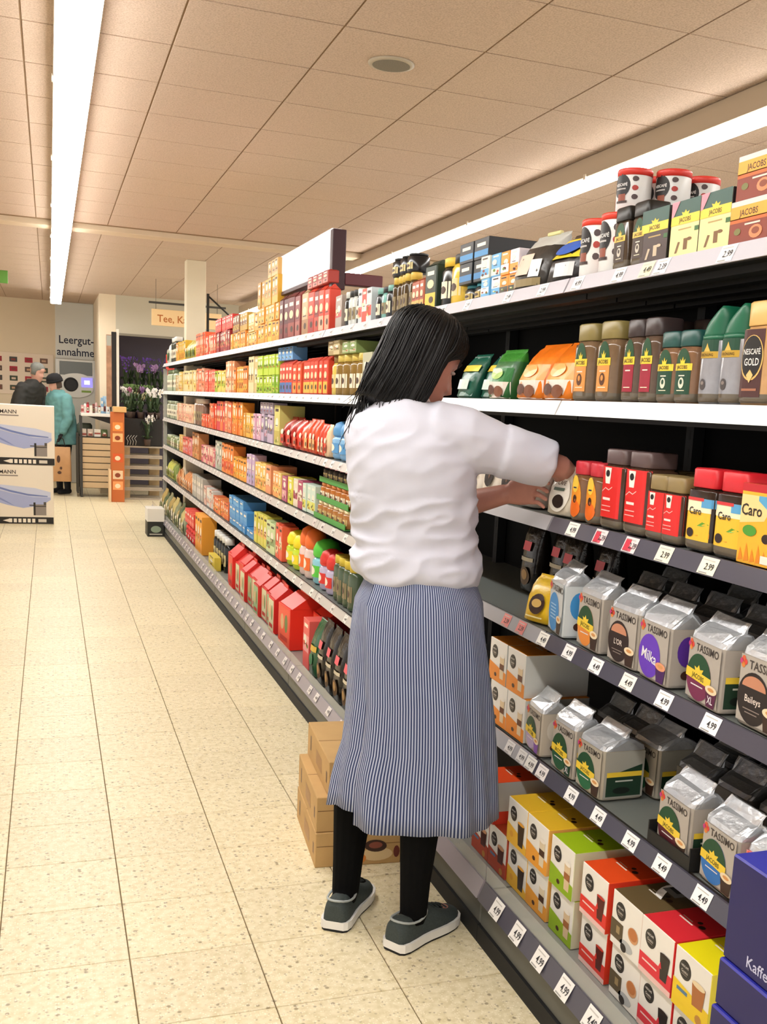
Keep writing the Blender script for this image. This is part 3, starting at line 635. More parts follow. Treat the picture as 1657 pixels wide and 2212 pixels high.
# ---------------- soft bags
def d_cafebag(c1, c2, c3='f2e8da'):
    def f(b, w, h):
        b.rect(-w*.47, h*.02, w*.47, h*.34, mat(c3, .35), 1, 6); b.rect(-w*.47, h*.34, w*.47, h*.62, mat(c1, .3), 1, 6); b.ell(0, h*.50, w*.25, h*.11, mat(c2, .3), 2, 18); b.ell(-w*.18, h*.18, w*.16, h*.10, mat('5a2f1c', .4), 2, 14); b.ell(w*.16, h*.15, w*.18, h*.11, mat('7a4526', .4), 2, 14)
    return f
bag('bag_orange', .15, .085, .155, 'ef8320', d_cafebag('f2952a', 'e8b060'), .055, 3, topcol='f07a1c')
bag('bag_green', .13, .09, .145, '2f6a36', d_cafebag('2f7a3c', 'a8c86a'), .02, 4, topcol='3f8a30')
def d_greenpack(b, w, h):
    b.rect(-w*.47, h*.05, w*.47, h*.95, mat('1f5a48', .3), 1, 3); b.rect(-w*.47, h*.60, w*.47, h*.74, mat(YEL, .3), 2, 3); b.rect(-w*.3, h*.2, w*.3, h*.42, mat('c8d8d0', .3), 2, 3)
bag('bag_teal', .12, .05, .14, '1f5a48', d_greenpack, .05, 5)
bag('bag_yellow', .115, .075, .125, 'edc12a', lambda b, w, h: (b.ell(w*.05, h*.42, w*.26, h*.22, mat('3a1e10'), 1, 20), b.ell(w*.05, h*.44, w*.17, h*.09, mat('d8b060'), 2, 16), b.rect(-w*.3, h*.12, w*.3, h*.15, mat('f8e8a8'), 1, 4)), .03, 6)
bag('bag_silver', .17, .10, .155, '3a3632', lambda b, w, h: (b.rect(-w*.4, h*.25, w*.1, h*.62, mat('e8c8b4', .35), 1, 4), b.rect(w*.12, h*.2, w*.38, h*.5, mat('ece8dc', .35), 1, 3), b.rect(-w*.42, h*.05, w*.42, h*.18, mat('8f7e56', .35), 1, 5)), .04, 7, topcol='c9cbc6', tie='d8d090')
bag('bag_oval', .155, .10, .135, '2b2a2c', lambda b, w, h: (b.rect(-w*.46, h*.45, w*.46, h*.86, mat('f0d23a', .35), 1, 6), b.ell(0, h*.66, w*.36, h*.14, mat('2a62c4', .35), 2, 22), b.rect(-w*.1, h*.1, w*.4, h*.36, mat('d8d8d8', .35), 1, 5)), .05, 8, topcol='3a2a1c', tie='5a3f20')
bag('bag_white', .118, .075, .125, 'ddd2bd', lambda b, w, h: (b.ell(w*.02, h*.42, w*.36, h*.34, mat('f1ece0'), 1, 22), b.ell(w*.06, h*.30, w*.2, h*.14, mat('23150f'), 2, 18), b.rect(-w*.2, h*.52, w*.2, h*.58, mat('5a6a5c'), 2, 4), b.text('CAFÉ', 0, h*.68, h*.12, mat('4a4038'), 2, w=w*.5)), .02, 9)
bag('bag_bean', .115, .07, .15, 'e2d8ca', lambda b, w, h: (b.rect(-w*.49, h*.05, -w*.34, h*.8, mat('5a2a20'), 1), b.ell(w*.03, h*.46, w*.22, h*.24, mat('22140e'), 2, 18), b.ell(w*.06, h*.5, w*.05, h*.12, mat('6a4a38'), 3, 10)), .02, 10, topcol='1c1614')
bag('bag_black', .11, .075, .20, '1b1512', lambda b, w, h: (b.rect(-w*.36, h*.55, w*.1, h*.66, mat('e86a6a'), 1, 4), b.rect(-w*.4, h*.42, w*.4, h*.48, mat('c8b890'), 1, 5), b.ell(0, h*.22, w*.3, h*.12, mat('6a5030'), 1, 18), b.ell(0, h*.23, w*.17, h*.06, mat('c8a868'), 2, 14)), .01, 11, rough=.2)
bag('bag_darkfoil', .12, .085, .17, '2a2624', lambda b, w, h: (b.rect(-w*.35, h*.1, w*.0, h*.26, mat('8a8680'), 1, 3), b.ell(w*.1, h*.5, w*.25, h*.16, mat('5a3a28'), 1, 16)), .02, 12, rough=.22)
# ---------------------------------------------------------------- goods of the two nearest bays
S1, S2, S3, S4, S5 = [z+0.0008 for z in LEV]
rj = R_(11)
def put(k, yf, z, label, cat, group=None, x=XF, w=None, dz=0, rz=None, tilt=0.0, sc=1.0):
    """yf: far edge along the aisle; the pack's own width decides the rest"""
    me = P[k][0][1]; xs = [v.co.x for v in me.vertices]; ww = (max(xs)-min(xs))*sc
    return place(k, (x, yf-ww/2, z+dz), label, cat, group, -PI/2+(rj.uniform(-.04, .04) if rz is None else rz), tilt, sc)
# top shelf
put('can_white', 2.455, S1, 'white coffee can with red lid at the left end of the near top shelf', 'can', 'white coffee cans', rz=.02)
put('can_white', 2.357, S1, 'white coffee can with red lid next to the square black-capped jars', 'can', 'white coffee cans', rz=0)
put('jar_square', 2.258, S1, 'square brown coffee jar with black cap beside the white cans', 'jar', 'square coffee jars', rz=0)
put('jar_square', 2.176, S1, 'square brown coffee jar with black cap beside the brown stick box', 'jar', 'square coffee jars', rz=0)
for q, (y, x) in enumerate(((2.20, 1.305), (2.12, 1.31), (2.04, 1.33))):
    put('jar_square', y, S1, f'square black-capped coffee jar under the stacked cans, {ords[q]} from the left', 'jar', 'second row square coffee jars', x=x, rz=0)
for cx_, cy_, lb in ((1.300, 2.300, 'white can with red lid standing leftmost in the upper row of cans'), (1.392, 2.348, 'white can with red lid half hidden behind the leftmost upper can'), (1.380, 2.258, 'white can with red lid in the middle of the upper row of cans'), (1.500, 2.395, 'white can with red lid peeping out behind the rightmost upper can'), (1.476, 2.283, 'white can with red lid standing rightmost in the upper row of cans')):
    place('can_small', (cx_-.041, cy_, S1+.1392), lb, 'can', 'upper row of cans', -PI/2+.25)
    if cx_ > 1.31: place('jar_square', (cx_-.031, cy_, S1), f'square black-capped jar carrying the {lb.split(" lid ")[1].replace("standing ", "").split(" in the")[0].split(" behind")[0]} upper can' if 'middle' not in lb else 'square black-capped jar carrying the middle upper can', 'jar', 'second row square coffee jars', -PI/2)
put('sticks_brown', 2.129, S1, 'brown box of coffee sticks with yellow band between jars and cream boxes', 'box', rz=0)
put('sticks_cream', 2.009, S1, 'cream box of coffee sticks next to the brown stick box', 'box', 'cream stick boxes', rz=0)
put('sticks_cream', 1.902, S1, 'cream box of coffee sticks next to the red-brown capsule boxes', 'box', 'cream stick boxes', rz=0)
put('caps_brown', 1.797, S1, 'red-brown capsule box on the top shelf board at the right edge', 'box', 'red-brown capsule boxes', rz=0)
put('caps_brown', 1.787, S1, 'red-brown capsule box stacked on another at the right edge', 'box', 'red-brown capsule boxes', dz=.0805, rz=0)
put('caps_brown', 1.675, S1, 'red-brown capsule box nearest the camera on the top shelf', 'box', 'red-brown capsule boxes', rz=0)
put('bag_oval', 2.622, S1, 'black coffee bag with yellow field and blue oval slumped on the top shelf', 'bag', rz=.1)
put('bag_silver', 2.835, S1, 'big dark and silver coffee bag with pale fold on the top shelf', 'bag', rz=.1)
# second shelf
for y, lb in ((2.424, 'tall coffee jar with olive lid beside the orange bags'), (2.307, 'tall coffee jar with olive lid beside the plum-labelled jars')):
    put('jar_olive', y, S2, lb, 'jar', 'olive lid coffee jars', rz=.03)
for y, lb in ((2.178, 'dark coffee jar with brown cap and red label next to an olive-lidded jar'), (2.103, 'dark coffee jar with brown cap and red label next to a green-lidded jar')):
    put('jar_plum', y, S2, lb, 'jar', 'red label coffee jars', rz=.02)
for y, lb in ((2.026, 'short coffee jar with green lid beside the red-labelled jar'), (1.955, 'short coffee jar with green lid beside the dome-capped jars')):
    put('jar_pine', y, S2, lb, 'jar', 'green lid coffee jars', rz=.02)
for y, lb in ((1.870, 'silver-grey coffee jar with tall green dome cap, left of the pair'), (1.800, 'silver-grey coffee jar with tall green dome cap, right of the pair')):
    put('jar_domed', y, S2, lb, 'jar', 'dome capped coffee jars', rz=.02)
for y, lb in ((1.728, 'large coffee jar with tan lid and black oval label by the dome-capped jars'), (1.622, 'large coffee jar with tan lid cut by the right picture edge')):
    put('jar_gold', y, S2, lb, 'jar', 'tan lid coffee jars', rz=.02)
for q, (y, x) in enumerate(((2.39, 1.34), (2.27, 1.345), (2.15, 1.32), (2.06, 1.32))):
    put('jar_plum' if y < 2.2 else 'jar_olive', y, S2, f'coffee jar in the dim second row of the second shelf, {ords[q]} from the orange bags', 'jar', 'second row jars of the second shelf', x=x, rz=0)
put('bag_orange', 2.770, S2, 'orange coffee bag leaning back, further from the olive-lidded jars', 'bag', 'orange coffee bags', rz=.05)
put('bag_orange', 2.597, S2, 'orange coffee bag leaning back against the olive-lidded jar', 'bag', 'orange coffee bags', rz=.05)
put('bag_green', 2.972, S2, 'crumpled green and white coffee bag beside the orange bags', 'bag', rz=.1)
put('bag_teal', 3.235, S2, 'flat teal coffee pack with yellow band leaning beside the woman\'s face', 'bag', 'teal packs', rz=.05)
put('bag_teal', 3.105, S2, 'flat teal coffee pack leaning beside the crumpled green bag', 'bag', 'teal packs', rz=.05, x=XF+.03)
# third shelf
put('bag_white', 2.51, S3, 'cream coffee pouch with a dark bean held by the woman\'s hand', 'bag', rz=.15)
for y, lb in ((2.388, 'small coffee jar with red lid and orange label beside the held pouch'), (2.309, 'small coffee jar with red lid and orange label beside the tall red jars')):
    put('jar_orange', y, S3, lb, 'jar', 'orange label coffee jars', rz=.02)
for y, lb in ((2.226, 'tall red-labelled coffee jar with brown lid, left of the pair'), (2.116, 'tall red-labelled coffee jar with brown lid, right of the pair')):
    put('jar_red_tall', y, S3, lb, 'jar', 'tall red coffee jars', rz=.02)
for y, lb in ((2.015, 'short red-labelled coffee jar with olive lid, left of the pair'), (1.948, 'short red-labelled coffee jar with olive lid, right of the pair')):
    put('jar_red', y, S3, lb, 'jar', 'short red coffee jars', rz=.02)
for y, lb in ((1.858, 'malt coffee jar with red lid and yellow label, left of the pair'), (1.758, 'malt coffee jar with red lid and yellow label, right of the pair')):
    put('jar_caro', y, S3, lb, 'jar', 'yellow malt coffee jars', rz=.02)
put('caro_box', 1.664, S3, 'large yellow malt coffee pouch with red top at the right edge', 'pouch', x=XF-.005, rz=0)
put('caro_box', 1.552, S3, 'large yellow malt coffee pouch nearest the camera, mostly out of frame', 'pouch', rz=0)
for q, y in enumerate((3.13, 3.0, 2.87, 2.74)):
    put('bag_bean', y, S3, ['coffee bag with bean picture, first behind the woman\'s side', 'coffee bag with bean picture, second from the woman\'s side', 'coffee bag with bean picture above her hand', 'coffee bag with bean picture next to her wrist'][q], 'bag', 'bean picture bags', x=XF+.01, rz=.1)
for q, y in enumerate((2.32, 2.2, 2.09, 1.98)):
    put('jar_red', y, S3, f'shaded coffee jar behind the red jars of the third shelf, {ords[q]} from the woman', 'jar', 'shaded jars of the third shelf', x=1.36, rz=0)
# fourth shelf: foil packs
L4 = [('bag_yellow', 2.600, 'yellow coffee bag with dark round emblem beside the blue capsule pack', .25, 0), ('tas_blue', 2.470, 'silver capsule pack with blue oval next to the yellow bag', -.18, 0), ('tas_orange', 2.290, 'silver capsule pack with orange field next to the blue one', -.05, 0), ('tas_brown', 2.128, 'silver capsule pack with dark brown oval between orange and lilac packs', 0, 0.0), ('tas_lilac', 1.988, 'silver capsule pack with lilac blot standing forward on the fourth shelf', -.06, -.004), ('tas_plum', 1.800, 'silver capsule pack with plum field and XL cup', -.1, -.004), ('tas_baileys', 1.625, 'silver capsule pack with black oval at the right edge of the fourth shelf', -.03, 0)]
for k, y, lb, rz, dx in L4:
    put(k, y, S4, lb, 'bag' if k[0] == 'b' else 'capsule pack', None if k[0] == 'b' else 'foil capsule packs of the fourth shelf', x=XF+dx, rz=rz)
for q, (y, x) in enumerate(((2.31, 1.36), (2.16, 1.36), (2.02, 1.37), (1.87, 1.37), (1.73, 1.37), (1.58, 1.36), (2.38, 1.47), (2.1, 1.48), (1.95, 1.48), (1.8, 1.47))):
    put('tas_shaded', y, S4, f'shade-coloured foil pack in the {"second" if x < 1.4 else "third"} row of the fourth shelf, behind the {"blue orange brown lilac plum black blue brown lilac plum".split()[q]} one', 'capsule pack', 'shaded foil packs of the fourth shelf', x=x)
# fifth shelf
for i, (y, z, lb) in enumerate(((2.80, 0, 'orange and white capsule box at the bottom left of its stack'), (2.675, 0, 'orange and white capsule box at the bottom right of its stack'), (2.82, 1, 'orange and white capsule box on top at the left of its stack'), (2.69, 1, 'orange and white capsule box on top with its grey flank showing'))):
    put('dg_orange', y, S5, lb, 'capsule box', 'orange capsule boxes', dz=z*BH, rz=0)
L5 = [('tas_violet', 2.548, 'pale silver capsule pack with violet cup beside the orange boxes', -.1), ('tas_green', 2.375, 'silver capsule pack with green oval and XL cup on the fifth shelf', -.02), ('tas_green2', 2.232, 'deep silver capsule pack with a green flank showing on the fifth shelf', 0), ('tas_red', 1.855, 'silver capsule pack with wine-red field in a black tray', -.06), ('tas_sky', 1.688, 'silver capsule pack with blue field near the blue cases', -.05), ('tas_rose', 1.545, 'pink capsule pack just behind the blue cases', 0)]
for k, y, lb, rz in L5: put(k, y, S5, lb, 'capsule pack', 'foil capsule packs of the fifth shelf', rz=rz, dz=.005 if k == 'tas_red' else 0)
put('tas_green2', 2.21, S5, 'silver capsule pack with green flank standing behind its twin', 'capsule pack', 'foil capsule packs of the fifth shelf', x=XF+.14, rz=0)
t = MB(); t.box(-.082, 0, 0, .082, .20, .004, mat('161616', .5)); t.box(-.082, 0, .004, -.078, .20, .05, mat('161616', .5)); t.box(.078, 0, .004, .082, .20, .05, mat('161616', .5)); t.box(-.078, 0, .004, .078, .004, .03, mat('161616', .5)); t.box(-.078, .196, .004, .078, .2, .07, mat('161616', .5))
tag(mk('display_tray', t, None, (XF-.012, 1.785, S5), -PI/2), 'black cardboard display tray under the wine-red capsule pack', 'tray')
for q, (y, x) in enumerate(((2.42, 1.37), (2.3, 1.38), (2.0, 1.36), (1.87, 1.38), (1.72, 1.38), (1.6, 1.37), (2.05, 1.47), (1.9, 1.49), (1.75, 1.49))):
    put('tas_shaded', y, S5, f'shade-coloured foil pack in the {"second" if x < 1.4 else "third"} row of the fifth shelf, {ords[q]} from orange boxes', 'capsule pack', 'shaded foil packs of the fifth shelf', x=x)
# base shelf: two layers of capsule cartons
XC = 1.153; ZB = BASEZ-.004
row = [('dg_amber', 2.463, 'amber'), ('dg_latte', 2.338, 'latte'), ('dg_lime', 2.197, 'lime green'), ('dg_scarlet', 2.032, 'scarlet'), ('dg_taupe', 1.886, 'taupe'), ('dg_crimson', 1.762, 'crimson'), ('dg_lemon', 1.633, 'lemon yellow'), ('dg_black', 1.505, 'black')]
for k, y, c in row:
    for z in (0, 1):
        if k == 'dg_black' and z: continue
        put(k, y, ZB, f'{c} capsule carton with round dark seal in the {("lower", "upper")[z]} layer on the base shelf', 'capsule box', 'capsule cartons on the base shelf', x=XC+(.008 if not z else 0), dz=z*BH, rz=0)
put('dg_rust', 2.714, ZB, 'rust-red capsule carton on the base shelf beside the apron, far one', 'capsule box', 'rust-red cartons', x=XC+.004, rz=0)
put('dg_rust', 2.589, ZB, 'rust-red capsule carton on the base shelf next to the amber ones', 'capsule box', 'rust-red cartons', x=XC+.004, rz=0)
put('dg_rusttop', 2.684, ZB, 'orange-topped carton with grey flank lying across the rust-red cartons', 'capsule box', x=XC, dz=BH, rz=0)
carton('coffee_pic', .12, .2, .125, 'b9b6b0', lambda b, w, h: (b.ell(0, h*.6, w*.34, h*.3, mat('6a2f1c'), 1, 18), b.ell(w*.1, h*.4, w*.2, h*.2, mat('c8a888'), 2, 16), b.rect(-w*.4, h*.1, w*.4, h*.2, mat('8a8a86'), 1)), name='capsule_box')
put('coffee_pic', 2.965, ZB, 'grey carton with coffee picture beside the woman\'s leg', 'capsule box', x=XC+.004, rz=0)
# paper dropped on the taupe carton
b = MB(); 
R0 = []
for i in range(9):
    a = i/8; R0.append([(-.045+.03*(2*a-1)**2+.01*a, .075+a*.115, .0006+.003*math.sin(a*PI)), (-.005+.02*(2*a-1)**2, .07+a*.125, .020*math.sin(a*PI)+.0012)])
for i in range(8): b.quad(R0[i][0], R0[i+1][0], R0[i+1][1], R0[i][1], mat('f2f1ec', .5))
b.quad((-.001, .10, .0185), (.030, .10, .0175), (.034, .17, .0175), (.003, .17, .0185), mat('3a3a3a')); b.quad((-.005, .085, .0175), (.045, .085, .017), (.045, .185, .017), (.0, .185, .0175), mat('8a8c8c'))
tag(mk('paper_slip', b, None, (XC-.0+.0, 1.822, ZB+2*BH), -PI/2), 'curled white paper slip lying on the taupe carton', 'paper')
# price tickets of the near bay
TK = {0: [(2.37, 'fdfdfd', '4.99'), (2.17, 'fdfdfd', '4.99'), (2.05, 'f6efc8', '4.49'), (1.99, 'fdfdfd', '2,39'), (1.76, 'fdfdfd', '2.99')],
      1: [], 2: [(2.30, 'fbf9f0', '4.99'), (2.16, 'fbe8e8', '2,39'), (2.02, 'fbe8e8', '2,39'), (1.88, 'fbf6dc', '2.99'), (1.72, 'fbf6dc', '2.99')],
      3: [(2.42, 'fbf9f0', '4.49'), (2.27, 'ffffff', '4.99'), (2.13, 'ffffff', '4.49'), (1.98, 'fffdf2', '4.49'), (1.83, 'ffffff', '4.99'), (1.66, 'ffffff', '4.99')],
      4: [(2.44, 'f2efe8', '4.99'), (2.37, 'f6f0ee', '4.99'), (2.20, 'ffffff', '4.99'), (2.06, 'ffffff', '4.49'), (1.91, 'ffffff', '4.99'), (1.78, 'ffffff', '4.49'), (1.63, 'ffffff', '4.49')],
      5: [(2.31, 'f0eeea', '4.99'), (2.18, 'f0eeea', '4.99'), (2.05, 'f0eeea', '4.99'), (1.92, 'f0eeea', '4.99'), (1.79, 'f0eeea', '4.49'), (1.64, 'f0eeea', '4.49')]}
rails = [c for c in bays[0].children if c.name.startswith('price_rail')]
rails.sort(key=lambda o: -o.location.z)
for li, L in TK.items():
    for y, c, tx in L:
        ptag(rails[li], y-Y00, 0, .02 if li == 5 else .016, w=.056 if li else .05, h=.044 if li == 5 else .0345, col=c, txt=tx, promo=(li == 2 and tx == '2,39') or None)
b1 = [c for c in bays[1].children if c.name.startswith('price_rail')]; b1.sort(key=lambda o: -o.location.z)
for y in (2.66, 2.56): ptag(b1[3], y-BAY0-BL, 0, .016, w=.05, col='e88a84', txt='2,39')
for y in (2.58, 2.5): ptag(b1[4], y-BAY0-BL, 0, .016, w=.05, col='e6e2de', txt='4.99')
# blue display cases stacked on the floor at the right edge
for i, (z0, z1, dx) in enumerate(((0, .251, .008), (.2515, .502, .0), (.5025, .583, .006), (.5835, .758, .012))):
    b = MB(); b.box(0, 0, 0, .072, .40, z1-z0, mat('16145c', .45), .003, zp=mat('2a2f98', .4), edge=mat('34329a', .4))  # shadow on the aisle face put into its darker blue, top left lighter
    r = mk('display_case', b, None, (.985+dx, .887, z0), 0)
    if i == 3:
        L = MB(); L.map = lambda u, v, l: (-.0006*l, -u+.2, v); L.text('Kaffee Genuss', -.065, .024, .026, mat('c8cae8', .4), 1, w=.25); mk('lettering', L, r)
    tag(r, ['dark blue case on the floor at the foot of the right-hand stack', 'dark blue case second from the floor in the right-hand stack', 'flat dark blue case just under the lettered one', 'dark blue case with white lettering on top of the right-hand stack'][i], 'cardboard box', 'blue display cases')
# ---------------------------------------------------------------- goods of the far bays: runs along the shelves
# level, far edge, run length, height above the board, pack height, kind, main colour, second colour, fewest packs
FAR = """
0 12.400 0.324 0.0000 0.290 bag dfe3d2 5f8a4a 2
0 11.981 0.457 0.0000 0.326 jar 3a3f36 e8e8e0 2
0 11.480 0.814 0.0000 0.190 carton e6b83c d98a2a 3
0 10.628 0.705 0.0000 0.184 bag c9b84a 6d8a3a 3
0 9.857 0.584 0.0000 0.201 carton ee6a3c f0a070 3
0 9.244 0.595 0.0000 0.158 carton e8522f f2b890 4
0 8.624 0.698 0.0000 0.156 carton 9c2f33 c96a50 4
0 7.904 0.650 0.0000 0.116 carton e8983a f2c05a 3
0 7.236 0.394 0.0000 0.091 carton f0a445 f4c878 3
0 8.663 0.849 0.1566 0.100 carton d8342a e8604a 2
0 7.831 0.619 0.1167 0.115 carton c09a3c 8a5a3a 2
0 7.156 0.337 0.0922 0.113 carton f0a850 f6d8a0 1
0 6.793 0.629 0.0000 0.121 carton eda23a f4c050 2
0 6.807 0.628 0.1224 0.095 carton eda23a f0b454 2
0 6.834 0.644 0.2187 0.155 carton d9a62e c08a28 2
0 6.514 0.306 0.3745 0.093 carton d8b06a c09858 1
0 6.151 0.231 0.0000 0.245 pack 5c1c22 7a2a2c 1
0 5.907 0.145 0.0000 0.244 pack 6e2428 9c4a40 1
0 5.751 0.138 0.0000 0.238 pack 8c3a38 a85a50 1
0 5.602 0.184 0.0000 0.238 pack c9ab80 a87a50 1
0 5.408 0.123 0.0000 0.228 pack d9452c a8302a 1
0 5.275 0.088 0.0000 0.222 pack 8e2622 c04a38 1
0 5.177 0.095 0.0000 0.220 pack e0492f f0b090 1
0 5.072 0.091 0.0000 0.215 pack d2402c e8a080 1
0 5.457 0.446 0.2225 0.064 pack a83a30 d87060 4
0 4.884 0.143 0.0000 0.147 carton a89a90 c04a4a 1
0 4.733 0.256 0.0000 0.152 jar 2a2c2c d8dcd8 4
0 4.469 0.204 0.0000 0.138 carton c9d2d8 d84a38 3
0 4.258 0.230 0.0000 0.128 jar 23252a 7ab0a8 3
0 4.022 0.257 0.0000 0.149 jar 4a3a20 d8b850 5
0 4.043 0.257 0.1503 0.070 can 1c1c1e 3a3a3c 3
0 3.759 0.145 0.0000 0.122 pack b0583a d8b060 3
0 3.609 0.112 0.0000 0.164 pack 28382c e8c040 1
0 3.493 0.222 0.0000 0.161 jar 1d1d1c e8c040 2
0 3.263 0.175 0.0000 0.053 jar 20262a 4aa0b0 2
0 3.271 0.230 0.0544 0.064 box 141a20 2a7ab8 1
0 3.281 0.245 0.1192 0.061 box 1a1c20 2a86c4 1
0 3.081 0.141 0.0000 0.057 carton 6ab0e0 e8ecf0 2
0 3.090 0.141 0.0578 0.065 carton 6ab0e0 e8e8d8 2
0 2.933 0.126 0.0000 0.054 carton f0962a 4a4a3c 2
0 2.942 0.126 0.0547 0.066 carton f09a34 ece6f0 2
1 12.400 0.891 0.0000 0.226 jar b9c2a4 6a7a5a 3
1 11.464 0.258 0.0000 0.159 carton e8d8b0 c8a870 1
1 11.207 1.339 0.0000 0.193 carton ecd79a e4c060 2
1 9.835 0.586 0.0000 0.199 carton f08058 f4a888 2
1 9.220 0.571 0.0000 0.177 carton ee5a45 f07a60 2
1 8.623 0.505 0.0000 0.165 carton e9d46a a8be34 3
1 8.095 0.368 0.0000 0.224 carton e59a6a f0c8a0 2
1 7.707 0.556 0.0000 0.177 carton f0a83a e08030 4
1 7.115 0.306 0.0000 0.232 carton ead9a8 d8c088 1
1 6.793 0.664 0.0000 0.106 carton b8d040 8ab82a 3
1 6.805 0.663 0.1073 0.119 carton c0d848 98c030 3
1 6.115 0.366 0.0000 0.182 pack d84a34 4a78b8 4
1 5.738 0.218 0.0000 0.173 pack e0542e ef9a4a 2
1 5.498 0.511 0.0000 0.182 pack d8442c f0b84a 6
1 4.960 0.539 0.0000 0.181 jar 8a6c34 d9c060 5
1 4.984 0.226 0.1821 0.064 carton c8b888 a89060 1
1 4.717 0.234 0.1821 0.053 carton 8aa060 b8b890 2
1 4.406 0.197 0.0000 0.177 box b9b89a a8a890 1
1 6.137 0.365 0.1831 0.072 carton 6aa0d8 88b8e0 1
2 12.400 0.951 0.0000 0.189 jar b8bda2 8a927a 3
2 11.318 1.303 0.0000 0.175 carton efc6a0 e8a890 2
2 10.015 0.550 0.0000 0.233 jar 8a6a58 d8c8b8 2
2 9.404 0.462 0.0000 0.109 carton e8542e f07a48 2
2 8.942 0.370 0.0000 0.205 carton e2502c e87848 1
2 8.547 0.410 0.0000 0.225 carton d8404a ee7a40 2
2 8.091 0.286 0.0000 0.230 carton ea7a50 e89a70 1
2 7.783 0.460 0.0000 0.227 carton f09a34 e87a24 2
2 7.304 0.376 0.0000 0.161 carton eeb84a d89a3a 2
2 6.910 0.262 0.0000 0.166 carton e0b0c4 e8d0dc 2
2 6.632 0.373 0.0000 0.169 carton c8b4cc 7a7488 2
2 6.667 0.388 0.1705 0.069 carton b8aac0 8a8098 2
2 6.231 0.164 0.0000 0.234 carton d8d07a c0b058 1
2 6.041 0.327 0.0000 0.169 bag b02a22 d84a38 2
2 5.702 0.262 0.0000 0.160 bag d83a26 e86a4a 2
2 5.429 0.280 0.0000 0.172 bag e0522c f0b878 3
2 5.139 0.209 0.0000 0.155 bag e0503a f4d0a8 3
2 4.912 0.259 0.0000 0.175 tub 5a9ad0 88b8e0 1
2 4.636 0.120 0.0000 0.168 jar 3a322c b8b0a0 1
3 12.400 1.226 0.0000 0.118 jar 7a8a58 c8ccb0 4
3 11.090 0.285 0.0000 0.167 carton e8c070 d8a050 1
3 10.765 0.668 0.0000 0.162 carton e06a5a e898a0 2
3 10.063 0.496 0.0000 0.233 carton d9925a b87840 1
3 9.411 0.789 0.0000 0.146 carton e8b8a0 d86a78 3
3 8.597 0.347 0.0000 0.222 carton c8c4bc a8b0a0 1
3 8.225 0.514 0.0000 0.221 carton ee8a3c e0542c 3
3 7.690 0.548 0.0000 0.147 carton f2b440 f0a030 3
3 7.124 0.263 0.0000 0.202 carton cdb0cc b8a8d0 2
3 6.810 0.351 0.0000 0.170 carton f0c060 d89848 2
3 6.444 0.177 0.0000 0.168 carton e89a6a f0c8a0 1
3 6.239 0.260 0.0000 0.148 carton f0a860 e8c870 2
3 5.965 0.154 0.0000 0.144 carton b85a78 e0a0a8 1
3 5.811 0.147 0.0000 0.148 carton e0d848 b8b838 1
3 5.653 0.229 0.0000 0.150 carton b04a68 e8d8c0 2
3 5.423 0.264 0.0000 0.144 carton cfe0d0 dcd860 2
4 12.400 0.850 0.0000 0.189 bag c8c860 8a9a50 3
4 11.327 1.253 0.0000 0.172 bag d9905a f0c090 1
4 10.039 0.745 0.0000 0.200 box b8b4a8 d8d4cc 2
4 9.263 0.565 0.0000 0.154 carton e0b8a8 d8d8d0 2
4 8.671 0.777 0.0000 0.129 carton e0703c f09a50 4
4 7.828 1.005 0.0000 0.057 box 3c88c4 5aa0d4 2
4 7.833 0.740 0.0581 0.091 box 4a94d0 5aa0d4 1
4 7.842 0.590 0.1500 0.056 box 5a9cd0 6ab0e0 1
4 6.806 0.416 0.0000 0.200 carton d8d058 e8b060 3
4 6.374 0.247 0.0000 0.190 carton c8d8a0 8aa068 2
4 6.113 0.216 0.0000 0.204 carton e86040 f0c8a0 1
4 5.884 0.322 0.0000 0.196 tub f2e020 c0d830 1
4 5.550 0.259 0.0000 0.265 tub f07028 e0c8c0 1
4 5.270 0.166 0.0000 0.226 tub 58c840 88c8d8 1
4 5.084 0.268 0.0000 0.200 tub d83028 b8b0cc 1
4 4.798 0.371 0.0000 0.211 jar 4a5a42 d8c040 4
"""
def hue(h):
    import colorsys
    r, g, b = (int(h[i:i+2], 16)/255 for i in (0, 2, 4)); H, S_, V = colorsys.rgb_to_hsv(r, g, b); H *= 360
    if V < .25: return 'black'
    if S_ < .16: return 'white' if V > .85 else ('pale grey' if V > .6 else 'dark grey')
    base = ('red' if H < 11 or H > 345 else 'orange red' if H < 20 else 'orange' if H < 37 else 'yellow' if H < 57 else 'lime green' if H < 90 else 'green' if H < 165 else 'teal' if H < 195 else 'blue' if H < 245 else 'violet' if H < 300 else 'pink')
    if base in ('orange', 'orange red', 'yellow') and V < .62: base = 'brown' if H < 45 else 'olive'
    if S_ < .36 and V > .7: return {'orange': 'cream', 'yellow': 'cream', 'orange red': 'peach', 'red': 'pink'}.get(base, 'pale '+base)
    return ('dark ' if V < .5 and base not in ('brown', 'olive') else '')+base
NOUN = {'carton': 'carton', 'pack': 'packet', 'jar': 'jar', 'bag': 'bag', 'box': 'box', 'can': 'can', 'tub': 'tub'}
NAME = {'carton': 'carton', 'pack': 'tall_packet', 'jar': 'glass_jar', 'bag': 'soft_bag', 'box': 'cardboard_box', 'can': 'tin_can', 'tub': 'drink_tub'}
FQ = {}
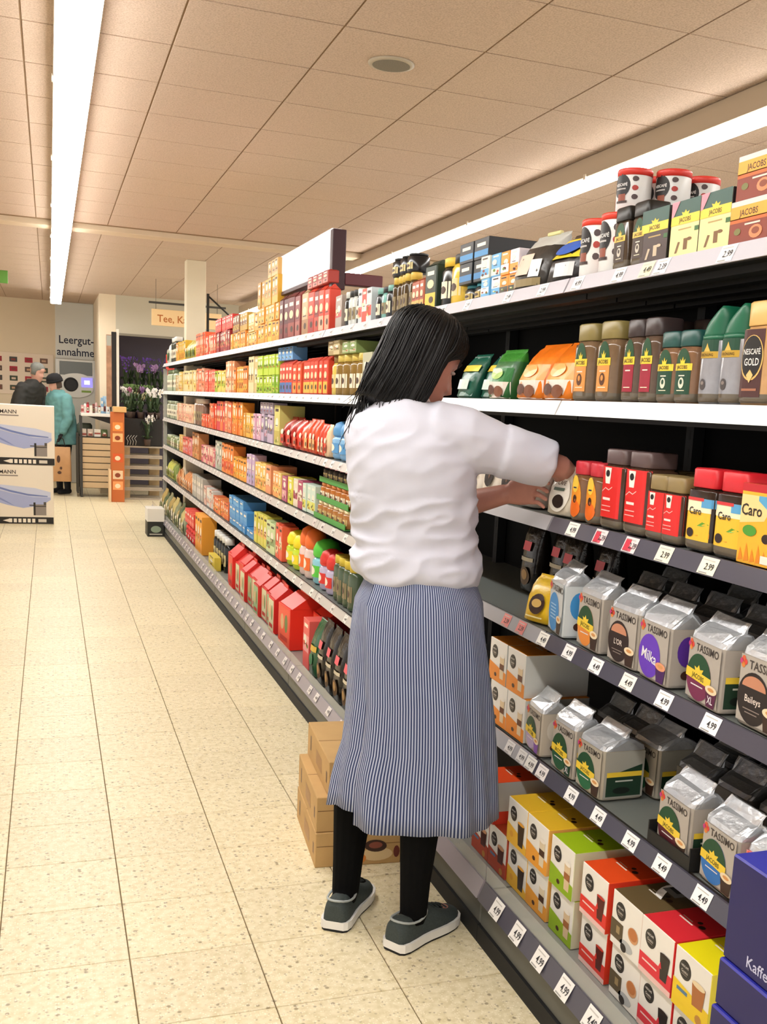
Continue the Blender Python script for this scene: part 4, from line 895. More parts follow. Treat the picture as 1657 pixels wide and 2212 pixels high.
def farproto(kind, w, h, d, c1, c2, seed):
    r = R_(seed); k = (kind, round(w, 3), round(h, 3), c1, c2)
    if k in FQ: return FQ[k]
    b = MB(); A = mat(c1, .45); B_ = mat(c2, .45); pale = mat('f3ead6', .5); ink = mat('4a3428', .5); parts = []
    if kind in ('carton', 'box'):
        b.box(-w/2, 0, 0, w/2, d, h, A, .0015); L = MB(); L.map = flat()
        y0 = h*r.uniform(.05, .35); L.rect(-w*.48, y0, w*.48, y0+h*r.uniform(.2, .35), B_, 1)
        if kind == 'carton':
            L.ell(r.uniform(-.15, .15)*w, h*r.uniform(.55, .72), w*.26, h*.12, pale, 2, 10); L.rect(-w*.3, h*.84, w*.3, h*.91, ink if r.random() < .5 else pale, 2)
            for q in range(3): L.ell(r.uniform(-.3, .3)*w, y0+h*r.uniform(.02, .22), w*r.uniform(.08, .16), h*r.uniform(.03, .07), mat(r.choice(['6a8a2a', '8a3a20', 'f6e6b0', '5a2a1a', 'd8502a']), .5), 3, 8)
            L.rect(-w*.25, h*.48, w*.2, h*.50, ink, 3)
        else: L.rect(-w*.3, h*.62, w*.3, h*.78, pale, 2)
        parts = [('print', L)]
    elif kind == 'pack':
        b.box(-w/2, 0, 0, w/2, d, h*.9, A, .004)
        b.loft([sup(12, w/2*.96, d/2*.96, 8, 0, d/2, h*.9), sup(12, w/2*.9, d/2*.3, 8, 0, d/2, h*.97), sup(12, w/2*.9, .003, 8, 0, d/2, h)], A, False, True, False); L = MB(); L.map = flat()
        L.rect(-w*.46, h*.04, w*.46, h*.34, B_, 1); L.ell(0, h*.52, w*.3, h*.09, mat('f0d8b0', .5), 2, 12); L.rect(-w*.3, h*.70, w*.3, h*.78, pale, 2); L.rect(-w*.3, h*.4, w*.3, h*.42, ink, 2); L.ell(w*.1, h*.2, w*.2, h*.07, ink, 3, 10); parts = [('print', L)]
    elif kind in ('jar', 'can'):
        q = .82 if kind == 'jar' else .9
        b.loft([sup(14, w/2*.94, w/2*.94, 2.4, 0, w/2, 0), sup(14, w/2, w/2, 2.4, 0, w/2, .006), sup(14, w/2, w/2, 2.4, 0, w/2, h*q*.88), sup(14, w/2*.8, w/2*.8, 2.4, 0, w/2, h*q)], mat(c1, .2))
        li = MB(); li.loft([sup(14, w/2*.86, w/2*.86, 2.4, 0, w/2, h*q), sup(14, w/2*.86, w/2*.86, 2.4, 0, w/2, h*.985), sup(14, w/2*.8, w/2*.8, 2.4, 0, w/2, h)], B_)
        L = MB(); L.map = curved(w, w, 2.4); L.rect(-w*.36, h*.18, w*.36, h*.52, mat(r.choice(['e9dfc6', 'd8c890', 'c8b070', '8a7a58']), .5), 1, 4); L.ell(0, h*.35, w*.2, h*.08, ink, 2, 10); parts = [('lid', li), ('label', L)]
    elif kind == 'tub':
        b.loft([sup(18, w/2*.8, w/2*.8, 2, 0, w/2, 0), sup(18, w/2*.92, w/2*.92, 2, 0, w/2, .01), sup(18, w/2, w/2, 2, 0, w/2, h*.5), sup(18, w/2*.8, w/2*.8, 2, 0, w/2, h*.6)], mat(c2, .25))
        li = MB(); li.loft([sup(18, w/2*.86, w/2*.86, 2, 0, w/2, h*.6), sup(18, w/2*.95, w/2*.95, 2, 0, w/2, h*.64), sup(18, w/2*.95, w/2*.95, 2, 0, w/2, h*.78), sup(18, w/2*.75, w/2*.75, 2, 0, w/2, h*.93), sup(18, w/2*.3, w/2*.3, 2, 0, w/2, h)], A)
        L = MB(); L.map = curved(w*.97, w*.97, 2); L.rect(-w*.36, h*.16, w*.36, h*.42, mat(c1, .4), 1, 6); L.ell(0, h*.3, w*.2, h*.1, pale, 2, 12); parts = [('lid', li), ('label', L)]
    else:
        S = [(0, .9, .8), (.05, 1, 1), (.45, 1.02, 1), (.75, 1, .7), (.93, 1, .1), (1, .98, .05)]
        b.loft([[(x+r.uniform(-.003, .003), y+r.uniform(-.003, .003), z) for x, y, z in sup(14, w/2*a, d/2*q, 3, 0, d/2, t*h)] for t, a, q in S], mat(c1, .3), True, True, True)
        L = MB(); L.map = lambda u, v, l: (u, -.004-.0005*l+(.3*d*max(0, v/h-.5)**1.0), v)
        L.rect(-w*.32, h*.12, w*.32, h*.42, B_, 1); L.ell(0, h*.5, w*.24, h*.09, pale, 2, 12); L.ell(w*.05, h*.24, w*.16, h*.07, ink, 2, 10); parts = [('print', L)]
    FQ[k] = [(NAME[kind], b.mesh(NAME[kind]))]+[(n, q.mesh(n)) for n, q in parts]
    return FQ[k]
used_labels = set()
LN = ['top shelf', 'second shelf', 'third shelf', 'fourth shelf', 'fifth shelf', 'base shelf']
def fput(pr, x, y, z, label, cat, group, rz):
    r = mk(pr[0][0], pr[0][1], None, (x, y, z)); r.rotation_euler = (0, 0, rz)
    for n, me in pr[1:]: mk(n, me, r)
    q = label; i = 2
    while q in used_labels: q = f'{label}, {ords[min(i, 8)-1]} such'; i += 1
    used_labels.add(q); return tag(r, q, cat, group)
ALL = [l.split() for l in FAR.strip().splitlines()]
rf = R_(77); prev = {}
for l, y, w, z, h, kind, c1, c2, n in sorted(ALL, key=lambda q: (int(q[0]), float(q[3]) > 0, float(q[1]))):
    l, n = int(l), int(n); y, w, z, h = (float(q) for q in (y, w, z, h)); h = min(h, .26)
    up_ = z > 0
    n = max(n, round(w/(.14 if kind in ('box', 'tub', 'bag') else .10))) if w > .2 else n
    if kind == 'tub': n = max(1, round(w/.13))
    pw = w/n; d = min(.16, max(.06, pw*.9)) if kind in ('carton', 'bag') else (.055 if kind == 'pack' else .16)
    g = .06*pw; key = (l, up_); ref = prev.get(key)
    for q in range(n):
        hh = h*(1 if kind != 'carton' or z else rf.choice([1, 1, .97, .99])); a, b_ = (c1, c2) if kind in ('pack', 'box', 'tub') or rf.random() < .78 else (c2, c1)
        pr = farproto(kind, round(pw-g, 3) if pw < .16 else .15, round(hh, 3), d, a, b_, rf.randint(0, 3)+len(FQ))
        yc = y-pw*(n-1-q)-pw/2
        xx = XF+.004+rf.uniform(0, .008)
        if kind in ('jar', 'can', 'tub'): xx += .004
        if yc+pw/2 > 10.85 and yc-pw/2 < 11.12: pr = farproto(kind, .07, round(hh, 3), .028, a, b_, 3) if kind in ('carton', 'box', 'bag') else farproto('carton', .07, round(hh, 3), .028, a, b_, 3)
        where = f'{ords[min(q, 8)]} beyond the {ref}' if ref else f'{ords[min(q, 8)]} of its run from the camera'
        lab = f'{hue(a)} {NOUN[kind]}{" stacked up" if up_ else ""} on the {LN[l]}, {where}' if n > 1 else f'{hue(a)} {NOUN[kind]}{" stacked up" if up_ else ""} on the {LN[l]} beyond the {ref}' if ref else f'{hue(a)} {NOUN[kind]} on the {LN[l]} beside the woman'
        fput(pr, xx, yc, LEV[l]+.0008+z, lab, NOUN[kind], f'{hue(c1)} {NOUN[kind]}s on the {LN[l]}', -PI/2+rf.uniform(-.05, .05)*(0 if z else 1))
    prev[key] = f'{hue(c1)} {NOUN[kind]}s' if n > 1 else f'{hue(c1)} {NOUN[kind]}'
# three tiers of jars in trays on the fourth shelf
for t, (c1, c2, lb) in enumerate((('a8703c', 'f0dcb0', 'brown jar with cream lid'), ('b06a30', 'c87a3a', 'orange-brown jar in a green tray'), ('2f2a2a', 'e890a0', 'dark jar with pink lid'))):
    tr = MB(); tr.box(0, 0, 0, .15, .60, .003, mat('3f8a3a', .5)); tr.box(0, 0, .003, .003, .60, .026, mat('4a9a42', .5)); tr.box(.147, 0, .003, .15, .60, .026, mat('4a9a42', .5))
    tz = LEV[3]+.0008+t*.088
    tag(mk('jar_tray', tr, None, (XF+.012*t, 4.535, tz)), ['green jar tray at the bottom of the three tiers on the fourth shelf', 'green jar tray in the middle of the three tiers', 'green jar tray on top of the three tiers'][t], 'tray', 'jar trays')
    pr = farproto('jar', .086, .082, .086, c1, c2, 5+t)
    for q in range(6): fput(pr, XF+.012*t+.006, 4.585+q*.097, tz+.0032, f'{lb} in the three-tier display, {ords[q]} from the woman', 'jar', lb+'s', -PI/2)
# base shelf of the far bays
XG = 1.135; ZG = BASEZ-.0035
def gable(k, w, d, h, m, front):
    b = MB(); b.box(-w/2, 0, 0, w/2, d, h*.72, mat(m, .4), .002)
    M_ = mat(m, .4); z = h*.7195
    b.add([(-w/2, .01, z), (w/2, .01, z), (w/2, d-.01, z), (-w/2, d-.01, z), (-w/2+.006, d/2-.006, h*.93), (w/2-.006, d/2-.006, h*.93), (w/2-.006, d/2+.006, h*.93), (-w/2+.006, d/2+.006, h*.93)], [(0, 1, 5, 4), (2, 3, 7, 6), (1, 2, 6, 5), (3, 0, 4, 7), (4, 5, 6, 7)], M_)
    b.box(-w*.32, d/2-.003, h*.92, w*.32, d/2+.003, h, M_, .001)
    L = MB(); L.map = flat(); L.rect(-w*.46, h*.04, w*.46, h*.68, mat(front, .5), 1); L.ell(-w*.15, h*.42, w*.14, h*.14, mat('d8a878'), 2, 14); L.ell(w*.18, h*.42, w*.13, h*.16, mat('6a7a3a'), 2, 14); L.rect(-w*.3, h*.1, w*.3, h*.18, mat('c83a2a'), 2)
    FQ[k] = [('gable_box', b.mesh('gable_box')), ('print', L.mesh('print'))]
gable('gable_red', .15, .17, .30, 'e22a22', 'e8462e'); gable('gable_cream', .15, .17, .27, 'd82c26', 'd8d8b0'); gable('gable_green', .15, .17, .26, 'd03028', '9ab888'); gable('gable_big', .24, .22, .30, 'ea3322', 'eb5a3c')
y = 5.62
for q, k in enumerate(['gable_cream', 'gable_green', 'gable_cream', 'gable_green', 'gable_cream', 'gable_green', 'gable_cream', 'gable_red', 'gable_cream', 'gable_red', 'gable_red']):
    fput(FQ[k], XG+(.02 if q % 3 else 0), y+.08, ZG, f'{"pale-fronted" if k != "gable_red" else "all-red"} gable-topped carton on the base shelf, {["first", "second", "third", "fourth", "fifth", "sixth", "seventh", "eighth", "ninth", "tenth", "eleventh"][q]} beyond the big red one', 'carton', 'red gable cartons on the base shelf', -PI/2); y += .158
fput(FQ['gable_big'], XG, 5.35, ZG, 'big red gable-topped carton with two oval windows on the base shelf', 'carton', None, -PI/2+.05)
fput(FQ['gable_big'], XG+.12, 5.08, ZG, 'big red gable-topped carton set back behind the dark green bag', 'carton', None, -PI/2)
fput(farproto('carton', .12, .24, .12, 'e8605a', 'f0a0a0', 2), XG+.01, 4.88, ZG, 'pinkish red carton on the base shelf beside the dark green bag', 'carton', None, -PI/2)
P['bag_forest'] = None
bag('bag_forest', .13, .09, .27, '2a5a38', lambda b, w, h: (b.rect(-w*.4, h*.45, w*.4, h*.55, mat('d8b040'), 1, 4), b.ell(0, h*.3, w*.25, h*.1, mat('3a7a50'), 1, 14)), .02, 21, rough=.22)
bag('bag_night', .13, .10, .30, '1d1712', lambda b, w, h: (b.rect(-w*.3, h*.56, w*.2, h*.68, mat('e8606c'), 1, 4), b.rect(-w*.38, h*.42, w*.38, h*.47, mat('d0c4a8'), 1, 4), b.ell(0, h*.22, w*.3, h*.12, mat('6a4f30'), 1, 18), b.ell(0, h*.24, w*.18, h*.07, mat('b89058'), 2, 14)), .0, 22, rough=.2)
put('bag_forest', 4.79, ZG, 'dark green shiny coffee bag on the base shelf by the red cartons', 'bag', x=XG)
for q, y in enumerate((4.63, 4.48, 4.33, 4.18)): put('bag_night', y, ZG, f'black coffee bag with pink flash on the base shelf, {ords[q]} after the green bag', 'bag', 'black coffee bags on the base shelf', x=XG)
for q in range(5): put('bag_night', 4.66-q*.14, ZG, f'black coffee bag in the back row of the base shelf, {ords[q]} from the green bag', 'bag', 'back row black bags', x=XG+.13)
for q in range(4): put('bag_night', 3.05-q*.0-q*.14, S4, f'dark coffee bag deep in the fourth shelf beside the woman\'s hip, {ords[q]} from her', 'bag', 'dark bags deep on the fourth shelf', x=XF+.18+.03*(q % 2), sc=.8)
for q in range(5): fput(farproto('jar', .085, .25, .085, '161a18', 'e8e8e4', 3), XG+.05, 7.75+q*.13, ZG, f'black bottle with white cap on the base shelf, {ords[q]} beyond the red cartons', 'bottle', 'black bottles on the base shelf', -PI/2)
fput(farproto('carton', .30, .10, .05, 'e4cc4a', 'c8b030', 4), XG-.012, 7.95, ZG+.0, 'low yellow carton standing before the black bottles', 'carton', None, -PI/2)
for q in range(3): fput(farproto('carton', .13, .31, .12, 'f0a232', 'e08a28', 6), XG, 8.66+q*.14, ZG, f'tall orange carton on the base shelf, {ords[q]} beyond the black bottles', 'carton', 'tall orange cartons', -PI/2)
for q in range(4):
    for t in range(2): fput(farproto('tub', .13, .15, .13, 'e03a32', 'c83a3a', 7), XG, 9.18+q*.16, ZG+t*.152, f'red tub in the {("lower", "upper")[t]} layer on the base shelf, {ords[q]} beyond the orange cartons', 'tub', 'red tubs on the base shelf', -PI/2) if t == 0 else fput(farproto('box', .14, .12, .13, 'e2483a', 'f08070', 7), XG, 9.18+q*.16, ZG+.1525, f'red box on top of a red tub, {ords[q]} beyond the orange cartons', 'box', 'red boxes on the tubs', -PI/2)
for q in range(13): fput(farproto('bag', .16, .2+.03*(q % 3), .12, ['8a9070', 'c8b878', '5a6a4a', 'b8a060'][q % 4], ['d8d0a0', 'e8e0c8', 'a8b080', '7a8a58'][q % 4], q), XG, 9.93+q*.178, ZG, f'{["grey-green", "straw-coloured", "moss green", "tan"][q % 4]} bag on the base shelf, {["first", "second", "third", "fourth", "fifth", "sixth", "seventh", "eighth", "ninth", "tenth", "eleventh", "twelfth", "thirteenth"][q]} beyond the red tubs', 'bag', 'bags at the far end of the base shelf', -PI/2+.05*(q % 2))
# ---------------------------------------------------------------- people
from mathutils import noise as nz
def solid(b, voxel, smooth=4, fac=.5):
    """one continuous surface from overlapping closed volumes"""
    me = b.mesh('body'); o = bpy.data.objects.new('body', me); COL.objects.link(o)
    m = o.modifiers.new('r', 'REMESH'); m.mode = 'VOXEL'; m.voxel_size = voxel; m.use_smooth_shade = True
    s = o.modifiers.new('s', 'SMOOTH'); s.factor = fac; s.iterations = smooth
    dg = bpy.context.evaluated_depsgraph_get(); dg.update()
    r = bpy.data.meshes.new_from_object(o.evaluated_get(dg)); bpy.data.objects.remove(o); bpy.data.meshes.remove(me)
    r.materials.clear()
    return r
def paint(me, mats, pick):
    for m in mats: me.materials.append(m)
    for p in me.polygons: p.material_index = pick(p.center); p.use_smooth = True
def V(*a): return Vector(a)
def oring(c, A, B, a, b_, e=2.2, n=28):
    R = []
    for j in range(n):
        t = 2*PI*j/n; x, y = math.cos(t), math.sin(t)
        R.append(c+A*(a*math.copysign(abs(x)**(2/e), x))+B*(b_*math.copysign(abs(y)**(2/e), y)))
    return R
def limb(b, pts, m='888888', n=14):
    """tapered limb through (point, radius) joints, rounded ends, smooth in between"""
    P_ = []; 
    for i in range(len(pts)-1):
        (p0, r0), (p1, r1) = pts[i], pts[i+1]; k = max(2, int((Vector(p1)-Vector(p0)).length/.02))
        for q in range(k): P_.append((Vector(p0).lerp(Vector(p1), q/k), r0+(r1-r0)*q/k))
    P_.append((Vector(pts[-1][0]), pts[-1][1]))
    d0 = (P_[0][0]-P_[1][0]).normalized(); d1 = (P_[-1][0]-P_[-2][0]).normalized()
    pre = [(P_[0][0]+d0*P_[0][1]*s, P_[0][1]*q) for s, q in ((.95, .25), (.7, .7))]; post = [(P_[-1][0]+d1*P_[-1][1]*s, P_[-1][1]*q) for s, q in ((.7, .7), (.95, .25))]
    A = pre+P_+post; b.tube([p for p, r in A], [r for p, r in A], m, n)
def head(b, C, d, sc=1.0, m='888888', hat=False):
    """skull and face turned towards d; returns the head's axes"""
    d = d.normalized(); u = (V(0, 0, 1)-d*d.z).normalized(); l = d.cross(u)
    prof = [(-.118, .062, -.004, .020), (-.106, .080, -.022, .038), (-.086, .086, -.046, .051), (-.072, .084, -.056, .056), (-.060, .090, -.065, .060), (-.046, .086, -.074, .064), (-.034, .091, -.082, .067),
            (-.018, .089, -.090, .070), (0, .085, -.096, .072), (.016, .082, -.099, .074), (.030, .090, -.101, .075), (.05, .091, -.101, .075), (.07, .085, -.097, .072), (.09, .071, -.085, .063), (.106, .047, -.06, .046), (.116, .018, -.026, .02)]
    R = []; n = 36
    for h, yf, yb, w in prof:
        ring = []
        for j in range(n):
            t = 2*PI*j/n; x, y = math.sin(t), math.cos(t); yy = y*(yf if y > 0 else -yb); xx = x*w
            fr = max(0, y)
            nose = {-.046: .006, -.034: .022, -.018: .017, 0: .010, .016: .004}.get(h, 0)*math.exp(-(t if t < PI else 2*PI-t)**2/.022)
            eye = -.009*math.exp(-((abs((t if t < PI else 2*PI-t)-.42))**2)/.03) if h in (0, .016) else 0
            ring.append(C+(l*xx+d*(yy+nose+eye)+u*h)*sc)
        R.append(ring)
    b.loft(R, m)
    for s in (-1, 1):    # ears
        e = C+(l*(s*.074)+d*(-.012)+u*.0)*sc; b.loft([oring(e+l*(s*k*sc), d, u, a*sc, a*1.6*sc, 2, 10) for k, a in ((-.01, .012), (.004, .017), (.009, .015), (.012, .008))], m)
    return d, u, l
def wavy(me, amp, freq, keep=None):
    me.update(); nn = [v.normal.copy() for v in me.vertices]
    for v, n_ in zip(me.vertices, nn):
        p = v.co; k = keep(p) if keep else 1
        s = nz.noise(Vector((p.x*freq+p.z*freq*.6, p.y*freq, p.z*freq*2.2-p.x*freq*.7))); q = nz.noise(p*freq*2.6)
        v.co = p+n_*(amp*k*((1-2.4*abs(s))*.8+.35*q))
    me.update()
SKIN = mat('bd8372', .5, noise=.08, scale=40); LEG = mat('0a0a0b', .9, noise=.15, scale=60, spec=.12)
LA = V(.933, -.36, 0); FA = V(.36, .933, 0)
# --- the shop assistant
FL = 2.57
B = MB()
HC = V(.896, 2.612, 1.534); fd = V(.906, .12, -.42)
hd_, hu, hl = head(B, HC, fd)
limb(B, [((.845, 2.60, 1.36), .058), ((.858, 2.612, 1.44), .05), (HC-hu*.06-hd_*.02, .05)])
for z0, cx, hw, hd in ():
    pass
TR = [(.86, .90, .145, .115), (.95, .895, .135, .105), (1.05, .884, .140, .10), (1.15, .874, .145, .105), (1.25, .864, .155, .11), (1.33, .858, .155, .10), (1.385, .85, .11, .075), (1.42, .847, .06, .055)]
B.loft([oring(V(cx, FL, z), LA, FA, hw, hd) for z, cx, hw, hd in TR], '888888')
RS, RE = V(.955, 2.515, 1.352), V(1.232, 2.458, 1.290); RW = V(1.335, 2.572, 1.232)
LS, LE, LW = V(.765, 2.66, 1.345), V(.985, 2.755, 1.135), V(1.142, 2.592, 1.206)
limb(B, [(RS, .052), (RS.lerp(RE, .5), .044), (RE, .031), (RE.lerp(RW, .35), .034), (RW, .026)])
limb(B, [(LS, .052), (LS.lerp(LE, .5), .046), (LE, .040), (LE.lerp(LW, .35), .039), (LW, .027)])
def hand(b, W, K, side_, fingers, thumb):
    """palm from the wrist W to the knuckle line K (side_ = towards the little finger), five jointed fingers"""
    d = (K-W).normalized(); nrm = d.cross(side_).normalized(); R = []
    for t, a, c in ((-.1, .024, .021), (.15, .028, .019), (.5, .036, .017), (.85, .039, .015), (1.05, .036, .011)): R.append(oring(W.lerp(K, t), side_, nrm, a, c, 2.6, 16))
    b.loft(R, '888888')
    for k, pts in enumerate(fingers):
        r0 = (.0084, .0088, .0084, .0074)[k]; base = K+side_*(-.0305+.0205*k)-d*.012
        P_ = [base]+[Vector(p) for p in pts]; limb(b, [(p, r0*(1-.1*i)) for i, p in enumerate(P_)], n=8)
    limb(b, [(W.lerp(K, .25)-side_*.022, .014)]+[(Vector(p), r) for p, r in thumb], n=8)
# left hand: closes on the far edge of the cream pouch, thumb across its front
LK = V(1.196, 2.535, 1.224); sd = V(.12, .10, -.98).normalized()
hand(B, LW, LK, sd, [[(1.2025, 2.515, 1.256-.0212*k), (1.2050, 2.493+.002*k, 1.252-.0214*k), (1.2085, 2.472+.004*k+(.006 if k == 3 else 0), 1.246-.0212*k)] for k in range(4)],
     [((1.186, 2.542, 1.262), .0125), ((1.206, 2.518, 1.283), .0105), ((1.222, 2.497, 1.291), .0092)])
# right hand: reaches in behind, fingers half bent towards the bags
RK = V(1.372, 2.612, 1.214); sd = V(.75, -.64, -.15).normalized()
hand(B, RW, RK, sd, [[RK+sd*(-.029+.0195*k)+V(.018, .026, -.004), RK+sd*(-.028+.019*k)+V(.030, .042, -.020), RK+sd*(-.026+.018*k)+V(.032, .046, -.034)] for k in range(4)],
     [(RW.lerp(RK, .5)-sd*.045+V(.004, .01, -.006), .0115), (RW.lerp(RK, .9)-sd*.052+V(.008, .016, -.014), .0098), (RK-sd*.045+V(.018, .024, -.024), .0088)])
limb(B, [((.868, 2.615, .90), .088), ((.83, 2.635, .70), .076), ((.785, 2.65, .47), .060), ((.770, 2.655, .33), .055), ((.762, 2.658, .18), .043), ((.758, 2.66, .075), .038)])
limb(B, [((.925, 2.50, .90), .088), ((.915, 2.485, .70), .076), ((.906, 2.475, .48), .058), ((.903, 2.475, .33), .054), ((.899, 2.478, .18), .042), ((.899, 2.48, .075), .037)])
LD, RD = V(.55, .835, 0), V(.845, .535, 0)
for P0, D in ((V(.758, 2.66, 0), LD), (V(.899, 2.48, 0), RD)): limb(B, [(P0+V(0, 0, .06)-D*.03, .034), (P0+D*.06+V(0, 0, .045), .032), (P0+D*.13+V(0, 0, .035), .026)])
me = solid(B, .0033, 3)
lipC = HC+hu*(-.062)+hd_*.088
paint(me, [SKIN, LEG, mat('a8584e', .45)], lambda c: 1 if c.z < 1.04 and c.x < 1.0 else (2 if (c-lipC).length < .024 and abs((c-lipC).dot(hu)) < .0075 else 0))
person = empty('person', (.85, 2.56, 0))
def on(name, me_, par=person):
    o = mk(name, me_, par); root = par
    if par is person: o.location = (-.85, -2.56, 0)
    return o
body = on('body', me)
tag(person, 'woman with black hair in white blouse and striped apron reaching into the shelf', 'person')
e = MB()
for s in (-1, 1):
    c = HC+hu*.010+hl*(s*.030)+hd_*.074
    e.loft([oring(c+hd_*k, hl, hu, a, a*.36, 2, 12) for k, a in ((-.008, .006), (-.002, .0125), (.003, .0115), (.006, .006))], mat('b9aca4', .4)); e.loft([oring(c+hd_*k, hl, hu, .0048, .0048, 2, 10) for k in (.0045, .0068)], mat('2a1c14', .2))
    e.tube([HC+hu*(.036+.004*math.cos((t-.5)*3))+hl*(s*(.012+.036*t))+hd_*(.092-.012*t) for t in (0, .33, .66, 1)], [.002, .003, .003, .0015], mat('1c1512', .7), 5)
on('eyes', e)
# hair: full cap, curtain to the collar, loose strands
H = MB()
HP = [(-.150, .000, -.118, .074), (-.12, .018, -.122, .088), (-.08, .026, -.120, .095), (-.04, .029, -.118, .098), (0, .030, -.118, .099), (.026, .040, -.119, .099), (.048, .086, -.119, .098), (.075, .092, -.116, .094), (.098, .082, -.105, .084), (.120, .058, -.082, .065), (.134, .028, -.050, .038), (.141, .006, -.018, .01)]
def hpt(h, t, off=0.0):
    for (h0, a0, b0, w0), (h1, a1, b1, w1) in zip(HP, HP[1:]):
        if h0 <= h <= h1: break
    k = max(0, min(1, (h-h0)/(h1-h0))); yf, yb, w = a0+(a1-a0)*k, b0+(b1-b0)*k, w0+(w1-w0)*k
    x, y = math.sin(t), math.cos(t); return HC+hl*(x*(w+off))+hd_*((y*yf if y > 0 else -y*yb)+off*y)+hu*h
H.loft([[hpt(h, 2*PI*j/32) for j in range(32)] for h, *_ in HP], '888888')
hm = solid(H, .006, 6)
nn = [v.normal.copy() for v in hm.vertices]
for v, n_ in zip(hm.vertices, nn):
    q = v.co-HC; a = math.atan2(q.dot(hl), q.dot(hd_)); v.co += n_*(.0045*nz.noise(Vector((a*9, q.z*3, 0)))+.002*nz.noise(Vector((a*30, q.z*5, 2))))
HAIR = mat('0b0b0d', .5, noise=.4, scale=90, spec=.35); hm.materials.append(HAIR)
for p in hm.polygons: p.use_smooth = True
hair = on('hair', hm)
S_ = MB(); r = R_(4)
for q in range(230):
    t = r.uniform(.75, 2*PI-.75); h0 = r.uniform(.08, .128); pts = []; rad = []; L_ = r.uniform(.2, .275); dr = r.uniform(-.05, .05); out = r.uniform(0, .004)
    for i in range(11):
        k = i/10; h = h0-L_*k; tt = t+dr*k
        pp = hpt(max(h, -.15), tt, .001+out+.003*math.sin(k*7+q)*k)
        if h < -.15: pp = pp+V(-.006*k, 0, (h+.15)*1.0)
        pts.append(pp); rad.append(.0030*(1-.6*k)*(.5+.5*min(1, i/2)))
    S_.tube(pts, rad, HAIR, 4)
for q in range(46):     # tail of loose strands over the left shoulder
    t = r.uniform(3.4, 4.5); pts = []; L_ = r.uniform(.10, .22); sx = r.uniform(-.035, .03); w = r.uniform(.003, .012)
    p0 = hpt(-.06, t, .002); 
    for i in range(10):
        k = i/9; pts.append(p0+V(-.055*k+sx*k*k+w*math.sin(k*5+q), -.045*k, -L_*k))
    S_.tube(pts, [.0026*(1-.75*i/9) for i in range(10)], HAIR, 4)
for q in range(16):     # fringe over the brow
    t = r.uniform(-.9, .9); S_.tube([hpt(.125-.02*i, t+.04*i*(1 if t > 0 else -1), .002)-hu*(.0) for i in range(4)]+[hpt(.045, t, .004)-hu*.012*i for i in range(1, 3)], [.003, .003, .003, .0025, .002, .001], HAIR, 4)
on('hair_strands', S_)['kind'] = 'stuff'
# blouse
W_ = MB()
BR = [(1.438, .842, .060, .060), (1.418, .842, .088, .072), (1.395, .848, .128, .088), (1.370, .853, .151, .102), (1.328, .860, .163, .122), (1.27, .866, .166, .130), (1.211, .870, .164, .126), (1.151, .876, .160, .118), (1.115, .881, .158, .116), (1.067, .886, .163, .124), (1.018, .890, .166, .134), (1.003, .894, .165, .134), (.990, .898, .160, .131), (.974, .9, .148, .119)]
W_.loft([oring(V(cx, FL, z), LA, FA, hw, hd, 2.3, 40) for z, cx, hw, hd in BR], '888888')
cs = RS.lerp(RE, .96)
limb(W_, [(RS-LA*.05, .088), (RS.lerp(RE, .12), .082), (RS.lerp(RE, .44), .064), (RS.lerp(RE, .6), .060)], n=20)
ax = (RE-RS).normalized(); a1 = ax.orthogonal().normalized(); a2 = ax.cross(a1)
W_.loft([oring(RS.lerp(RE, t), a1, a2, q, q, 2, 24) for t, q in ((.44, .060), (.455, .070), (.68, .066), (.905, .060), (.915, .054))], '888888')
limb(W_, [(LS-LA*-.02, .080), (LS.lerp(LE, .4), .066), (LE, .056), (LE.lerp(LW, .16), .052)], n=20)
wm = solid(W_, .0058, 5)
wavy(wm, .0098, 9.5, lambda p: (.45 if p.z > 1.2 and p.x < 1.0 else (.32 if p.x >= 1.0 and p.z > 1.2 else 1.0))*(1.25 if p.z < 1.05 else 1))
wm.materials.append(mat('d2d4e2', .75, noise=.03, scale=12))
for p in wm.polygons: p.use_smooth = True
on('blouse', wm)
cb = MB(); cb.loft([oring(V(.850, 2.602, z), LA, FA, a, a*.9, 2, 24) for z, a in ((1.418, .072), (1.448, .063), (1.456, .062), (1.452, .058), (1.43, .060))], mat('f1eef4', .75), False, False); on('collar', cb)
# apron: one striped cloth wrapped round, its free edge hanging at the back
def stripes():
    m = bpy.data.materials.new('stripes'); m.use_nodes = True; nt = m.node_tree; N = nt.nodes; L = nt.links; p = N['Principled BSDF']
    uv = N.new('ShaderNodeUVMap'); s = N.new('ShaderNodeSeparateXYZ'); L.new(uv.outputs[0], s.inputs[0])
    d = N.new('ShaderNodeMath'); d.operation = 'FRACT'; L.new(s.outputs[0], d.inputs[0])
    a = N.new('ShaderNodeMath'); a.operation = 'SUBTRACT'; a.inputs[1].default_value = .5; L.new(d.outputs[0], a.inputs[0])
    b = N.new('ShaderNodeMath'); b.operation = 'ABSOLUTE'; L.new(a.outputs[0], b.inputs[0])
    r = N.new('ShaderNodeMapRange'); r.inputs[1].default_value = .19; r.inputs[2].default_value = .27; L.new(b.outputs[0], r.inputs[0])
    mx = N.new('ShaderNodeMix'); mx.data_type = 'RGBA'; mx.inputs[6].default_value = rgb('b4bdd4'); mx.inputs[7].default_value = rgb('2a3864'); L.new(r.outputs[0], mx.inputs[0]); L.new(mx.outputs[2], p.inputs['Base Color']); p.inputs['Roughness'].default_value = .8
    return m
